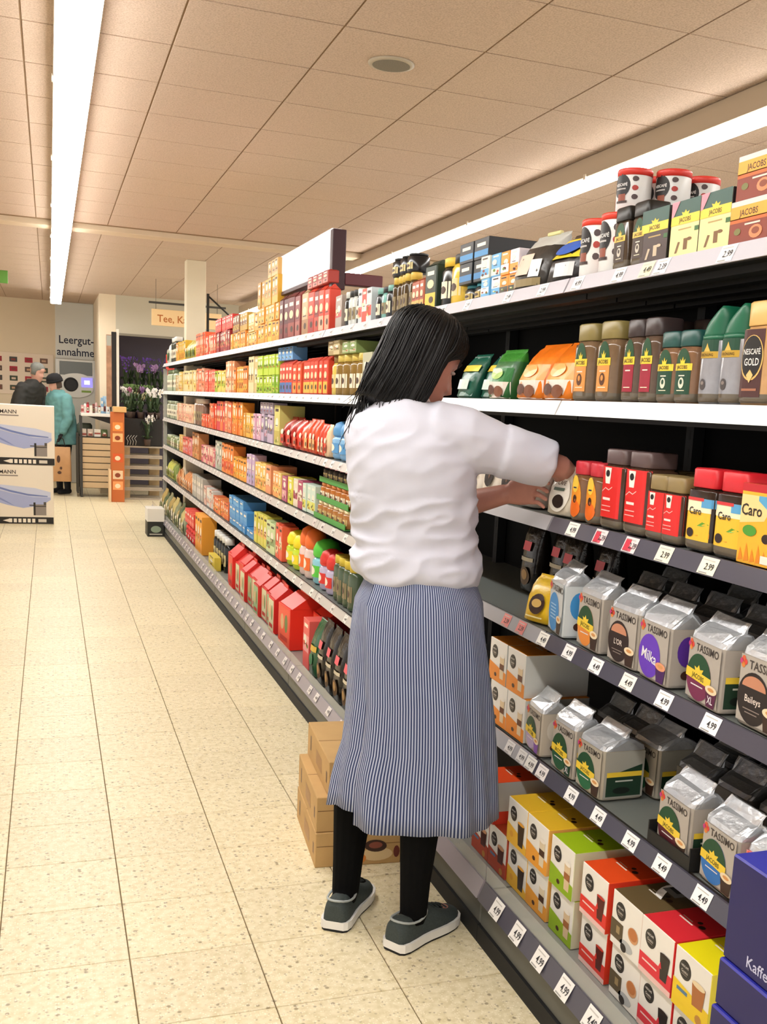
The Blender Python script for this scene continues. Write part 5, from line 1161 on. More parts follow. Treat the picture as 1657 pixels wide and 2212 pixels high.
AP = [(1.0, .893, .136, .106), (.965, .896, .150, .120), (.923, .897, .167, .134), (.86, .901, .173, .142), (.798, .905, .178, .148), (.735, .91, .181, .150), (.672, .915, .184, .152), (.607, .918, .189, .154), (.542, .92, .195, .156), (.49, .919, .202, .158), (.438, .918, .208, .160), (.39, .919, .211, .162), (.345, .92, .213, .163)]
th0 = -PI/2-.72        # the free edge, on the back left of centre as the camera sees it
NA = 150; verts = []; uvs = []; faces = []
for i, (z, cx, hw, hd) in enumerate(AP):
    acc = 0; prevp = None
    for j in range(NA+1):
        k = j/NA; t = th0+k*(2*PI+.55); off = .007*(1-k)-.004*k
        x, y = math.cos(t), math.sin(t); low = i/(len(AP)-1)
        zz = z
        wv = low*.0085*math.sin(t*7+1.3+z*3)+low*.006*math.sin(t*13+z*6)+.003*math.sin(t*5+z*14)
        if i >= 10: zz += (.030 if k > .80 else 0)*(i-9)/3*(1 if k > .86 else (k-.80)/.06) + .012*math.sin(t-.4)*(i-9)/3
        p = V(cx, 2.56, zz)+LA*((hw+off+wv)*math.copysign(abs(x)**(2/2.3), x))+FA*((hd+off+wv)*math.copysign(abs(y)**(2/2.3), y))
        p += LA*(-.022*low*max(0, -x)*(1 if y < .3 else .4))*(1 if low > .7 else low)
        if prevp is not None and i == 8 or prevp is not None: acc += (V(p.x, p.y, 0)-V(prevp.x, prevp.y, 0)).length
        prevp = p; verts.append(p); uvs.append((acc/.0074, z))
base_u = [uvs[8*(NA+1)+j][0] for j in range(NA+1)]
for i in range(len(AP)):
    for j in range(NA+1):
        k_ = i/(len(AP)-1); uvs[i*(NA+1)+j] = (base_u[j]*(1.0), uvs[i*(NA+1)+j][1])
for i in range(len(AP)-1):
    for j in range(NA): a = i*(NA+1)+j; faces.append((a, a+NA+1, a+NA+2, a+1))
am = bpy.data.meshes.new('apron'); am.from_pydata(verts, [], faces); ul = am.uv_layers.new(name='UVMap')
for lp in am.loops: ul.data[lp.index].uv = uvs[lp.vertex_index]
am.materials.append(stripes())
for p in am.polygons: p.use_smooth = True
apron = on('apron', am)
sm_ = apron.modifiers.new('thick', 'SOLIDIFY'); sm_.thickness = .0012; sm_.offset = 0
# trainers
def shoe(P0, D):
    D = D.normalized(); X_ = V(D.y, -D.x, 0); U = V(0, 0, 1)
    prof = [(-.078, .022, .075), (-.070, .032, .088), (-.05, .037, .092), (-.02, .037, .088), (.01, .036, .080), (.04, .038, .084), (.07, .043, .082), (.10, .047, .068), (.13, .047, .056), (.155, .042, .050), (.175, .030, .045), (.186, .014, .038)]
    b = MB(); R = []
    for s, w, h in prof:
        c = P0+D*s; ring = []
        for j in range(18):
            t = PI*j/17; x = math.cos(t); y = math.sin(t); ring.append(c+X_*(w*math.copysign(abs(x)**.75, x))+U*(.024+(h-.024)*abs(y)**.8))
        ring += [c-X_*w*.6+U*.02, c+X_*w*.6+U*.02]; R.append(ring)
    b.loft(R, mat('3e4746', .85, noise=.25, scale=220)); r = on('shoe', b)
    s1 = MB(); s2 = MB()
    def sole(mb, z0, z1, g, m):
        mb.loft([[P0+D*(s*(1+g*1.4))+X_*((w+.004+g)*x)+U*z for s, w, h in prof for x in (1,)]+[P0+D*(s*(1+g*1.4))-X_*(w+.004+g)+U*z for s, w, h in prof[::-1]] for z in (z0, (z0+z1)/2, z1)], m, True, True, False)
    sole(s1, .007, .030, .003, mat('e9e7e3', .6)); mk('sole', s1, r); sole(s2, 0.0, .0075, .0, mat('141414', .8)); mk('outsole', s2, r)
    c = MB(); c.tube([P0+D*(-.012+.062*math.cos(a))+X_*(.036*math.sin(a))+U*(.083+.006*math.cos(a*2)) for a in [2*PI*i/20 for i in range(21)]], .0035, mat('aab0ae', .7), 6); mk('collar_trim', c, r)
    l_ = MB()
    for q in range(4): l_.tube([P0+D*(.075+.018*q)+X_*(x*.02)+U*(.080-.0065*q-abs(x)*.004+.004) for x in (-1, -.3, .3, 1)], .0022, mat('2c3433', .8), 5)
    mk('laces', l_, r)
shoe(V(.748, 2.645, 0), LD); shoe(V(.893, 2.475, 0), RD)
# --- two shoppers at the back
def shopper(name, x, y, hgt, fdir, lean, coat, trou, label, cov, covcol, hairc):
    b = MB(); f = Vector(fdir).normalized(); rt = V(f.y, -f.x, 0); s = hgt/1.65
    base_ = V(x, y, 0)
    def at(a, fwd, z): return base_+rt*a*s+f*fwd*s+V(0, 0, z*s)
    for q in (-1, 1):
        limb(b, [(at(q*.09, 0, .85), .09*s), (at(q*.095, .02, .47), .062*s), (at(q*.10, 0, .09), .045*s)], n=10); limb(b, [(at(q*.10, -.02, .045), .04*s), (at(q*.10, .13, .035), .035*s)], n=8)
    b.loft([oring(at(0, lean*k*k, z), rt, f, a*s, d*s, 2.3, 18) for z, a, d, k in ((.80, .16, .12, 0), (.95, .17, .125, .25), (1.1, .165, .12, .5), (1.25, .185, .125, .8), (1.36, .17, .11, 1), (1.42, .07, .07, 1.1))], '888888')
    hc = at(0, lean*1.45+.03, 1.535); limb(b, [(at(0, lean*1.1, 1.38), .055*s), (hc-V(0, 0, .06), .05*s)], n=10)
    hf = Vector((f.x, f.y, -.28)); a_, u_, l_ = head(b, hc, hf, s)
    arms = {}
    for q in (-1, 1):
        sh = at(q*.19, lean*.95, 1.33); el = at(q*.25, lean*.6+.02, 1.06); ha = at(q*.20, lean*.5+.16, .90)
        if q == cov[1]: el, ha = at(q*.24, lean*.5+.04, 1.05), at(q*.21, lean*.4+.12, .86)
        limb(b, [(sh, .052*s), (el, .042*s), (ha, .030*s)], n=10); arms[q] = (sh, el, ha)
        pd = (ha-el).normalized(); b.loft([oring(ha+pd*t*s, rt, pd.cross(rt), w*s, .014*s, 2.4, 10) for t, w in ((-.01, .026), (.03, .036), (.08, .036), (.09, .03))], '888888')
        for k in range(4): c0 = ha+pd*.08*s+rt*((-.027+.018*k)*s); limb(b, [(c0, .0085*s), (c0+pd*.035*s, .008*s), (c0+pd*.055*s+f*.015*s, .007*s)], n=6)
        limb(b, [(ha+pd*.02*s-rt*(q*.03*s), .010*s), (ha+pd*.06*s-rt*(q*.05*s)+f*.02*s, .008*s)], n=6)
    m = solid(b, .011, 2); paint(m, [mat('d3a08c', .55), mat(trou, .8)], lambda c: 1 if c.z < .86*s else 0)
    P_ = empty(name, (x, y, 0)); tag(P_, label, 'person')
    def ch(n, q): o = mk(n, q, P_); o.location = (-x, -y, 0); return o
    ch('body', m)
    c = MB(); lowz = cov[2]
    c.loft([oring(at(0, lean*k*k, z), rt, f, a*s, d*s, 2.3, 22) for z, a, d, k in ((lowz, .225, .175, 0), (lowz+.1, .225, .175, .05), (.95, .21, .165, .25), (1.1, .205, .155, .5), (1.25, .215, .15, .8), (1.35, .195, .13, 1), (1.41, .10, .095, 1.1), (1.445, .085, .085, 1.15))], '888888')
    for q in (-1, 1):
        sh, el, ha = arms[q]; limb(c, [(sh, .078*s), (el, .066*s), (el.lerp(ha, .85), .056*s)], n=12)
    cm_ = solid(c, .014, 3); wavy(cm_, .008, 7); cm_.materials.append(mat(coat, .85, noise=.22, scale=14))
    for p in cm_.polygons: p.use_smooth = True
    ch('coat', cm_)
    h = MB(); R = []
    HP_ = [(.02, .098, .1), (.035, .108, .104), (.06, .108, .104), (.10, .092, .09), (.125, .06, .06), (.135, .02, .02)] if cov[0] == 'hat' else [(-.03, .05, .09), (.02, .06, .092), (.05, .09, .09), (.09, .085, .082), (.12, .05, .052), (.13, .01, .015)]
    h.loft([oring(hc+(u_*hh-a_*.006)*s, a_, l_, p_*s, w_*s, 2, 22) for hh, p_, w_ in HP_], mat(covcol, .9, noise=.3, scale=90)); ch('hat' if cov[0] == 'hat' else 'hair', h)
    if cov[0] == 'hat':
        g = MB(); g.loft([oring(hc+(u_*hh-a_*.02)*s, a_, l_, p_*s, w_*s, 2, 20) for hh, p_, w_ in ((-.07, .055, .086), (-.02, .065, .09), (.02, .07, .088))], mat(hairc, .9)); ch('hair', g)
        bb = MB(); bb.loft([oring(hc+(u_*hh-a_*.006)*s, a_, l_, .112*s, .108*s, 2, 22) for hh in (.012, .045)], mat(covcol, .95)); ch('hat_band', bb)
    return arms
arms = shopper('person', .17, 15.45, 1.60, (-.85, -.5, 0), .06, '6fa6a6', '14161c', 'shopper in teal coat and black hat holding a beige bag', ('hat', -1, .70), '151518', '5a4a40')
shopper('person', -.34, 15.85, 1.74, (.8, -.55, 0), .13, '3a3a38', '23242a', 'grey-haired shopper in dark jacket leaning towards the teal coat', ('hair', 1, .75), '85867f', '85867f')
# ---------------------------------------------------------------- back of the shop
# header sign on the gondola
r = tag(empty('header_sign', (1.25, 5.03, 0)), 'white header sign in a dark wine frame standing on the top shelf', 'sign')
b = MB(); b.box(0, 0, 1.757, .022, .03, 1.95, mat('35131c', .5), .002); mk('post', b, r)
b = MB(); b.box(0, -.012, 1.95, .065, .04, 2.222, mat('35131c', .5), .003); mk('end_panel', b, r)
b = MB(); b.box(0, 1.28, 1.757, .022, 1.31, 2.235, mat('35131c', .5), .002); mk('post', b, r)
b = MB(); b.box(.066, -.012, 1.975, .25, .05, 2.03, mat('5a1a22', .4), .003); mk('side_arm', b, r)
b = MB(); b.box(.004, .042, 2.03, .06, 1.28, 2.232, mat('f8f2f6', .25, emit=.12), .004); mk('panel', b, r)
b = MB(); b.box(.0, .042, 2.01, .064, 1.28, 2.029, mat('3a1219', .5), .002); mk('lower_rail', b, r)
# wine-red box beside the sign post, small floor carton
b = MB(); b.box(0, 0, 0, .165, .26, .165, mat('20231f', .5), .004, zp=mat('e6e2d8', .6)); b.box(-.002, -.002, .15, .167, .262, .285, mat('e9e6dd', .6), .004)
r = mk('floor_carton', b, None, (.905, 10.93, 0)); L = MB(); L.map = flat(-.002); L.ell(.083, .075, .05, .035, mat('8fa08a'), 1, 16); L.rect(.02, .02, .145, .03, mat('c8c8bc'), 1); mk('print', L, r)
tag(r, 'small carton with white lid and black base at the far end of the shelves', 'cardboard box')
# cartons behind the woman
cw, cdp, chh = .272, .42, .1130
for i, (dx, dy, rz) in enumerate(((0, 0, -.085), (.004, .008, -.085), (.035, .0, -.075), (.0, 0, 0))):
    if i == 3: continue
    pass
CB = mat('c6a169', .8, noise=.10, scale=12)
def kraft(k):
    b = MB(); b.box(0, 0, 0, cw, cdp, chh, CB, .002); b.box(.001, cdp*.5-.001, chh-.0005, cw-.001, cdp*.5+.001, chh+.0006, mat('7a5a34', .8))
    L = MB(); L.map = lambda u, v, l: (u, -.0005*l, v); L.rect(.004, chh*.60, cw-.004, chh*.62, mat('7a5632'), 1)
    L.ell(cw*.70, chh*.55, .036, .020, mat('3a2018'), 2, 20, 0, 2*PI, -.1); L.ell(cw*.70, chh*.57, .022, .011, mat('8a4a3c'), 3, 14); L.ell(cw*.52, chh*.2, .02, .016, mat('d8863a'), 2, 14); L.ell(cw*.27, chh*.28, .012, .02, mat('5a2a1c'), 2, 12); L.ell(cw*.95, chh*.35, .010, .02, mat('6a2a20'), 2, 12)
    L.ell(cw*.72, chh*.30, .05, .022, mat('e2c898'), 1, 18)
    LF = L; L = MB(); L.map = lambda u, v, l: (-.0005*l, u, v); L.rect(.03, chh*.3, .05, chh*.62, mat('6a4a2c'), 1); L.rect(.13, chh*.25, .24, chh*.68, mat('a57c4a'), 1); L.rect(.345, chh*.3, .36, chh*.75, mat('4a3020'), 1)
    LS_ = L; L = MB()
    if k: L.map = lambda u, v, l: (u, v, chh+.0006+.0004*l); L.ell(cw*.8, cdp*.72, .045, .055, mat('c88a68'), 1, 18); L.ell(cw*.8, cdp*.72, .03, .04, mat('e2b8a0'), 2, 16); L.ell(cw*.76, cdp*.5, .008, .012, mat('6a3a28'), 1, 10)
    return b, LF, LS_, L
for i, (x, y, rz) in enumerate(((.749, 2.985, -.085), (.751, 2.992, -.09), (.785, 2.987, -.075))):
    b, L, L2, L3 = kraft(i == 2); r = mk('kraft_carton', b, None, (x, y, i*(chh+.001)+.0)); r.rotation_euler = (0, 0, rz); mk('front_print', L, r); mk('side_print', L2, r)
    if L3.f: mk('top_print', L3, r)
    tag(r, ['brown carton on the floor at the bottom of the stack behind the woman', 'brown carton in the middle of the stack behind the woman', 'brown carton on top of the stack behind the woman'][i], 'cardboard box', 'brown cartons')
# white cartons at the left edge
def bigbox():
    w, h, d = .86, .615, .5; b = MB(); b.box(-w, 0, 0, 0, d, h, mat('e9dfcd', .6), .004)
    L = MB(); L.map = lambda u, v, l: (u, -.0008*l, v)
    L.rect(-w+.004, 0.004, -.004, .075, mat('16130f', .5), 1)
    L.poly([(-w, .36), (-.60, .37), (-.35, .31), (-.18, .28), (-.03, .28), (-.03, .34), (-.18, .38), (-.4, .40), (-w, .44)], mat('c4cbe2'), 1); L.poly([(-w, .24), (-.66, .26), (-.45, .20), (-.3, .17), (-.12, .20), (-.03, .26), (-.03, .285), (-.2, .285), (-.4, .32), (-.62, .375), (-w, .39)], mat('a3add4'), 2); L.poly([(-w, .41), (-.6, .39), (-.42, .335), (-.25, .30), (-.06, .29), (-.06, .30), (-.25, .318), (-.42, .355), (-.6, .41), (-w, .43)], mat('6f7fb6'), 3)
    L.poly([(-w, .30), (-.62, .30), (-.45, .22), (-.38, .19), (-.45, .235), (-.6, .32), (-w, .33)], mat('7f8cc0'), 3)
    L.rect(-.20, .095, -.075, .21, mat('8d857e'), 3); L.rect(-.20, .095, -.18, .23, mat('2b2622'), 4); L.rect(-.20, .185, -.075, .195, mat('3a342f'), 4); L.rect(-.10, .20, -.075, .235, mat('4f4a44'), 4); L.rect(-.24, .195, -.20, .205, mat('4a443e'), 4)
    L.text('SSMANN', -.47, .545, .055, mat('3a2f28'), 2, w=.30); L.rect(-.64, .50, -.345, .512, mat('8a7f76'), 2)
    L.poly([(-.50, .038), (-.44, .055), (-.44, .02)], mat('efe6d6'), 3)
    for q in range(6): L.rect(-.44+.045*q, .018, -.41+.045*q, .058, mat('efe6d6'), 3)
    L.rect(-.155, .022, -.075, .055, mat('d8cfc0'), 3)
    return b, L
for i in range(2):
    b, L = bigbox(); r = mk('white_carton', b, None, (.028+.018*i, 11.87+.01*i, i*.617)); mk('print', L, r)
    tag(r, ['large white carton with blue wave print on the floor at the left', 'large white carton with blue wave print stacked on another one'][i], 'cardboard box', 'white cartons with blue waves')
# signs
b = MB(); b.box(-.75, 0, 0, -.375, .02, .125, mat('5f9a3c', .5), .003); r = mk('green_sign', b, None, (0, 12.0, 2.44)); tag(r, 'green hanging sign cut by the left picture edge', 'sign')
w_ = MB(); w_.tube([(-.5, .01, .125), (-.5, .01, .215)], .004, mat('55534e')); mk('hanger', w_, r)
r = tag(empty('aisle_sign', (1.12, 13.0, 2.2)), 'cream aisle sign with orange lettering hanging beside the column', 'sign')
b = MB(); b.box(0, 0, 0, .80, .015, .185, mat('f2d09a', .6), .003); mk('board', b, r)
L = MB(); L.map = lambda u, v, l: (u, -.001*l, v); L.text('Tee, Ka', .235, .085, .115, mat('b5641f'), 1, w=.34); mk('lettering', L, r)
b = MB(); b.box(-.03, .002, .245, .85, .02, .268, mat('3f3b33', .5)); mk('bar', b, r)
b = MB()
for x in (.05, .75): b.tube([(x, .01, .185), (x, .01, .25)], .003, mat('4a463c')); b.tube([(x, .01, .268), (x, .01, .52)], .002, mat('4a463c'))
mk('hanger', b, r)
b = MB(); b.box(-.012, -.012, 0, .012, .012, .66, mat('1f1b14', .6)); b.box(0, -.006, .40, .90, .006, .42, mat('1f1b14', .6)); b.tube([(0, 0, .64), (.28, 0, .41)], .009, mat('1f1b14', .6))
for x in (.62, .7, .78): b.tube([(x, 0, .41), (x, 0, .86)], .003, mat('6a5f4c'))
tag(mk('wire_bracket', b, None, (1.53, 11.3, 1.79)), 'black steel bracket standing on the shelf top right of the column', 'bracket')
# writing on the wall, return machine
L = MB(); L.map = lambda u, v, l: (u, WY-.0125-.001*l, v)
L.text('Leergut-', .40, 2.165, .165, mat('2b2f45', .7), 1, w=.50); L.text('annahme', .39, 1.985, .165, mat('2b2f45', .7), 1, w=.54)
o = tag(mk('wall_lettering', L), 'dark blue lettering on the white wall strip above the return machine', 'sign')
r = tag(empty('return_machine', (.40, WY-.03, 0)), 'grey bottle return machine with round black opening and lit screen', 'machine')
b = MB(); b.box(-.31, -.30, .0, .31, .01, 1.87, mat('b7b6ae', .35, .4), .01); mk('cabinet', b, r)
b = MB(); b.box(-.25, -.315, 1.63, .22, -.301, 1.83, mat('6b716f', .3), .004); b.box(-.27, -.308, 1.60, .24, -.3005, 1.85, mat('e2e1da', .4), .003); mk('top_window', b, r)
b = MB(); b.loft([[(x*.30-.0, y, 1.48+z*.18) for x, _, z in [(math.cos(2*PI*j/32)*(1.0 if math.cos(2*PI*j/32) < 0 else .78), 0, math.copysign(abs(math.sin(2*PI*j/32))**.8, math.sin(2*PI*j/32))) for j in range(32)]] for y in (-.302, -.330)], mat('c9c8c0', .3, .3)); mk('front_panel', b, r)
b = MB(); b.loft([[(-.09+math.cos(2*PI*j/28)*a, y, 1.49+math.sin(2*PI*j/28)*a) for j in range(28)] for y, a in ((-.329, .105), (-.342, .105), (-.343, .085), (-.334, .08))], mat('0b0b0d', .5)); mk('bottle_opening', b, r)
b = MB(); b.box(.06, -.338, 1.46, .22, -.329, 1.60, mat('6a63d8', .3, emit=.9), .002); b.box(.10, -.3392, 1.50, .18, -.338, 1.56, mat('b9b4f2', .3, emit=1.0)); mk('screen', b, r)
b = MB(); b.box(.06, -.336, 1.38, .20, -.329, 1.41, mat('7a9a3a', .5), .001); mk('label_strip', b, r)
# picture board on the wall
r = tag(empty('picture_board', (-.55, WY-.015, 1.30)), 'pale wall board with a grid of small pictures behind the shoppers', 'poster')
b = MB(); b.box(-.5, 0, 0, .62, .014, .62, mat('f1e0cc', .7), .003); mk('board', b, r)
rp = R_(9); pm = MB(); pm.box(-.045, -.004, 0, .045, 0, .065, mat('6a5248', .6), .001)
for i in range(5):
    for j in range(4):
        b = MB(); b.box(-.055, -.003, 0, .055, -.0002, .075, mat(rp.choice(['5f4a42', 'b02a3a', '7a5a4a', '4a4a48', 'a0303a', '3f4a38']), .6), .001); b.box(-.03, -.004, .02, .03, -.003, .05, mat(rp.choice(['c8a080', 'e0c8b0', '8a3a34']), .6)); mk('picture', b, r, (-.38+.215*i, -.0005, .06+.14*j))
# bag in the shopper's hand
hx = arms[-1][2]
r = tag(empty('carrier_bag', (hx.x-.02, hx.y-.06, hx.z-.04)), 'beige paper carrier bag with dark print held by the teal-coated shopper', 'bag')
b = MB(); bx, bt = .135, .05
b.loft([oring(V(0, 0, z), V(1, 0, 0), V(0, 1, 0), a, d_, 6, 16) for z, a, d_ in ((-.60, bx*.95, bt), (-.59, bx, bt*1.1), (-.35, bx*.97, bt), (-.14, bx*.9, bt*.6))], mat('c99a6a', .8, noise=.12, scale=10)); mk('sack', b, r)
b = MB()
for y in (-.02, .02): b.tube([(-.06, y, -.15), (-.035, y, -.04), (0, y, -.005), (.035, y, -.04), (.06, y, -.15)], .006, mat('2a1c14', .8), 6)
mk('handle', b, r)
L = MB(); L.map = lambda u, v, l: (u, -bt*1.12-.002*l, v); L.ell(-.03, -.30, .022, .05, mat('4a2c1a'), 1, 12); L.ell(.0, -.42, .016, .02, mat('5a3a24'), 1, 10); L.ell(-.02, -.48, .026, .02, mat('4a2c1a'), 1, 12); mk('print', L, r)
# counter with goods
r = tag(empty('counter_table', (.60, 15.2, 0)), 'white-topped counter table loaded with small goods behind the shopper', 'table')
b = MB(); b.box(-.21, -.22, 1.08, .24, .22, 1.12, mat('f2efe8', .5), .004); mk('tabletop', b, r)
b = MB(); b.add([(-.14, -.2, 1.08), (.2, -.2, 1.08), (.2, -.2, .98), (-.14, .2, 1.08), (.2, .2, 1.08), (.2, .2, .98)], [(0, 2, 1), (3, 4, 5), (0, 1, 4, 3), (1, 2, 5, 4), (2, 0, 3, 5)], mat('15130f', .6)); mk('bracket', b, r)
for x, y in ((-.21, -.18), (.22, -.18), (-.21, .18), (.22, .18)): b = MB(); b.box(x-.015, y-.015, 0, x+.015, y+.015, 1.08, mat('3a3a38', .5)); mk('leg', b, r)
cols = [('d8a0a0', 'box'), ('f2eee8', 'tub'), ('c83a44', 'jar'), ('f0ead8', 'box'), ('7a4a44', 'jar'), ('e8b8b0', 'tub'), ('d8dcd4', 'jar'), ('8fb8d8', 'box'), ('a8c8e0', 'bag'), ('cfe0ea', 'bag'), ('b8c8b0', 'jar'), ('e8e0c8', 'box')]
for i, (c, k) in enumerate(cols):
    x = .40+.036*i; h = .10 if i < 7 else .19
    fput(farproto(k, .036 if k != 'bag' else .05, h+.02*(i % 3), .04, c, 'e8e0d8' if i % 2 else '9a4a44', 40+i), x+.01, 15.02+.07*(i % 3), 1.121, f'{hue(c)} {NOUN[k]} on the white counter, {["first", "second", "third", "fourth", "fifth", "sixth", "seventh", "eighth", "ninth", "tenth", "eleventh", "twelfth"][i]} from the left', NOUN[k], 'small goods on the counter', 0)
# slatted cabinet on castors
r = tag(empty('slatted_cabinet', (.565, 15.05, 0)), 'pale slatted wooden cabinet on castors under the counter', 'cabinet')
b = MB(); b.box(-.20, .0, .12, .21, .36, .80, mat('5a5244', .7)); mk('carcass', b, r)
s_ = MB(); s_.box(-.19, -.016, 0, .215, 0, .074, mat('dcc096', .6, noise=.1, scale=8), .003); sm = s_.mesh('slat')
for q in range(8): mk('slat', sm, r, (0, 0, .125+.085*q))
b = MB(); b.box(-.235, -.02, .05, -.205, .36, .85, mat('3a352c', .6), .003); mk('side_post', b, r)
for x, y in ((-.18, .04), (.19, .04), (-.18, .32), (.19, .32)): b = MB(); b.loft([[(x+dx, y+math.cos(2*PI*j/14)*.045, .045+math.sin(2*PI*j/14)*.045) for j in range(14)] for dx in (-.012, .012)], mat('1c1a18', .6)); b.box(x-.015, y-.012, .045, x+.015, y+.012, .122, mat('5a5650', .4, .5)); mk('castor', b, r)
for i, (c, k) in enumerate((('e8dcd0', 'box'), ('d8c8b8', 'bag'), ('f0ece0', 'box'), ('6a7a4a', 'bag'))): fput(farproto(k, .08, .10, .08, c, 'a8584a', 60+i), .42+.09*i, 15.09, .8085, f'{hue(c)} {NOUN[k]} on the slatted cabinet, {ords[i]} from the left', NOUN[k], 'goods on the slatted cabinet', 0)
b = MB(); b.loft([oring(V(0, 0, z), V(1, 0, 0), V(0, 1, 0), a, a*.8, 3, 16) for z, a in ((0, .09), (.02, .10), (.14, .10), (.17, .08))], mat('4a5244', .7, noise=.3, scale=20)); 
tag(mk('grey_green_sack', b, None, (.44, 15.26, .81)), 'grey-green sack standing on the cabinet under the counter', 'bag')
# orange floor display and tall banner
r = tag(empty('floor_display', (.83, 14.42, 0)), 'tall orange cardboard display with printed pictures beside the pallets', 'display')
b = MB(); b.box(-.09, 0, .0, .075, .22, 1.16, mat('c4682e', .6), .004); mk('column', b, r)
b = MB(); b.box(-.12, -.035, 0, -.092, .2, .42, mat('e6c79c', .6), .003); mk('side_flap', b, r)
b = MB(); b.box(-.06, -.03, 1.161, .10, .22, 1.23, mat('e0b070', .6), .004); mk('header', b, r)
L = MB(); L.map = lambda u, v, l: (u, -.001*l, v)
for q, (c, z) in enumerate((('e88a3a', .92), ('f2b878', .78), ('d85a24', .52), ('e8c8a0', .30), ('f0a060', .16))): L.rect(-.07, z, .055, z+.11, mat(c), 1); L.ell(-.01, z+.05, .035, .03, mat('8a3a1c' if q % 2 else 'f6e0b8'), 2, 12)
mk('print', L, r)
r = tag(empty('banner_stand', (.775, 14.72, 0)), 'tall narrow banner with brown figure picture on a black backing', 'banner')
b = MB(); b.box(.05, .0, .0, .085, .02, 2.22, mat('efe8da', .5), .003); mk('pole', b, r)
b = MB(); b.box(-.01, -.012, 1.22, .05, .0, 2.18, mat('1a1512', .6), .002); mk('backing', b, r)
b = MB(); b.box(-.075, -.016, 1.22, -.008, -.002, 2.14, mat('b98a6a', .6, noise=.5, scale=9), .002); b.box(-.07, -.018, 2.0, -.012, -.016, 2.13, mat('a8a89c')); mk('picture', b, r)
b = MB(); b.box(-.06, -.06, 0, .12, .10, .02, mat('8a867c', .5), .003); mk('foot', b, r)
# pallets with the plant table
WD = mat('b49a70', .8, noise=.25, scale=14); WDD = mat('8f8672', .8, noise=.2, scale=14)
bd = MB(); bd.box(0, 0, 0, .56, .10, .022, mat('b7ab98', .8, noise=.2, scale=14), .002); bdm = bd.mesh('board'); bk = MB(); bk.box(0, 0, 0, .14, .10, .10, WD, .002); bkm = bk.mesh('block')
for q in range(5):
    r = tag(empty('pallet', (.86, 14.8, q*.144)), f'wooden pallet, {["bottom", "second", "third", "fourth", "top"][q]} of the stack of five under the plants', 'pallet', 'stacked pallets')
    for y in (0, .2, .4): mk('board', bdm, r, (0, y, .121)); mk('board', bdm, r, (0, y, 0.0)) if y != .2 else None
    for y in (0, .4):
        mk('block', bkm, r, (0, y, .0215)); mk('block', bkm, r, (.42, y, .0215)) if y else None
dk = MB(); dk.box(0, 0, 0, .52, .46, .36, mat('211d1a', .7, noise=.3, scale=10), .006)
tag(mk('planter_crate', dk, None, (.90, 14.82, .722)), 'dark planter crate full of orchids on top of the pallets', 'crate')
wv = MB()
for q in range(4): wv.tube([(q*.035, -.01, 0), (q*.035+.01, -.01, .05), (q*.035-.012, -.01, .09), (q*.035+.02, -.01, .13)], .004, mat('d8d4cc', .3, .6), 5)
tag(mk('silver_ornament', wv, None, (.965, 14.8, .73)), 'curly silver wire ornament before the dark planter crate', 'ornament')
GL = mat('3c5230', .6, noise=.3, scale=20)
def orchid(k, col, col2, tall, spike=False):
    r = R_(hash(k) % 97 if False else sum(map(ord, k))); pot = MB(); pot.loft([oring(V(0, 0, z), V(1, 0, 0), V(0, 1, 0), a, a, 2, 14) for z, a in ((0, .035), (.08, .048), (.085, .048), (.08, .042))], mat('4a3a34' if not spike else '3a2f44', .5))
    lf = MB(); fl = MB(); st = MB()
    for q in range(14):
        a = r.uniform(0, 2*PI); d = V(math.cos(a), math.sin(a), 0); s = V(-d.y, d.x, 0)*.018; l = r.uniform(.07, .125)
        P_ = [V(0, 0, .08)+d*(l*t)+V(0, 0, (.05+.10*(q % 3))*math.sin(t*2.4)) for t in (0, .35, .7, 1)]; W = (.5, 1, .8, .05)
        for i in range(3): lf.add([P_[i]-s*W[i], P_[i]+s*W[i], P_[i+1]+s*W[i+1], P_[i+1]-s*W[i+1]], [(0, 1, 2, 3)], GL)
    M1, M2 = mat(col, .6), mat(col2, .6)
    for q in range(3 if not spike else 5):
        a = r.uniform(0, 2*PI); d = V(math.cos(a), math.sin(a), 0)*r.uniform(.03, .10)
        P_ = [V(0, 0, .08)+d*(t**1.5)+V(0, 0, tall*math.sin(min(1, t*1.05)*PI/2)) for t in (0, .25, .5, .75, 1)]; st.tube(P_, .003, mat('55662f', .6), 4)
        for t in range(9 if spike else 6):
            k2 = .35+.65*t/8 if spike else .55+.45*t/5; i = min(3, int(k2*4)); c = P_[i].lerp(P_[i+1], k2*4-i)+V(r.uniform(-.02, .02), r.uniform(-.03, .01), r.uniform(-.01, .01)); rad = .014 if spike else .030
            n_ = V(r.uniform(-.4, .4), -1, r.uniform(-.2, .3)).normalized(); x = n_.orthogonal().normalized(); y = n_.cross(x)
            for p in range(5):
                an = 2*PI*p/5; e = x*math.cos(an)+y*math.sin(an); f = x*math.cos(an+1.57)+y*math.sin(an+1.57); fl.add([c, c+e*rad*.6+f*rad*.42, c+e*rad+n_*-.004, c+e*rad*.6-f*rad*.42], [(0, 1, 2, 3)], M1)
            fl.add([c+n_*.004+x*rad*.25, c+n_*.004+y*rad*.25, c+n_*.004-x*rad*.25, c+n_*.004-y*rad*.25], [(0, 1, 2, 3)], M2)
    lm = lf.mesh('leaves'); fm = fl.mesh('blossoms')
    P[k] = [('potted_orchid', pot.mesh('potted_orchid'), None), ('leaves', lm, 0), ('stem', st.mesh('stem'), 0), ('blossoms', fm, 0)]
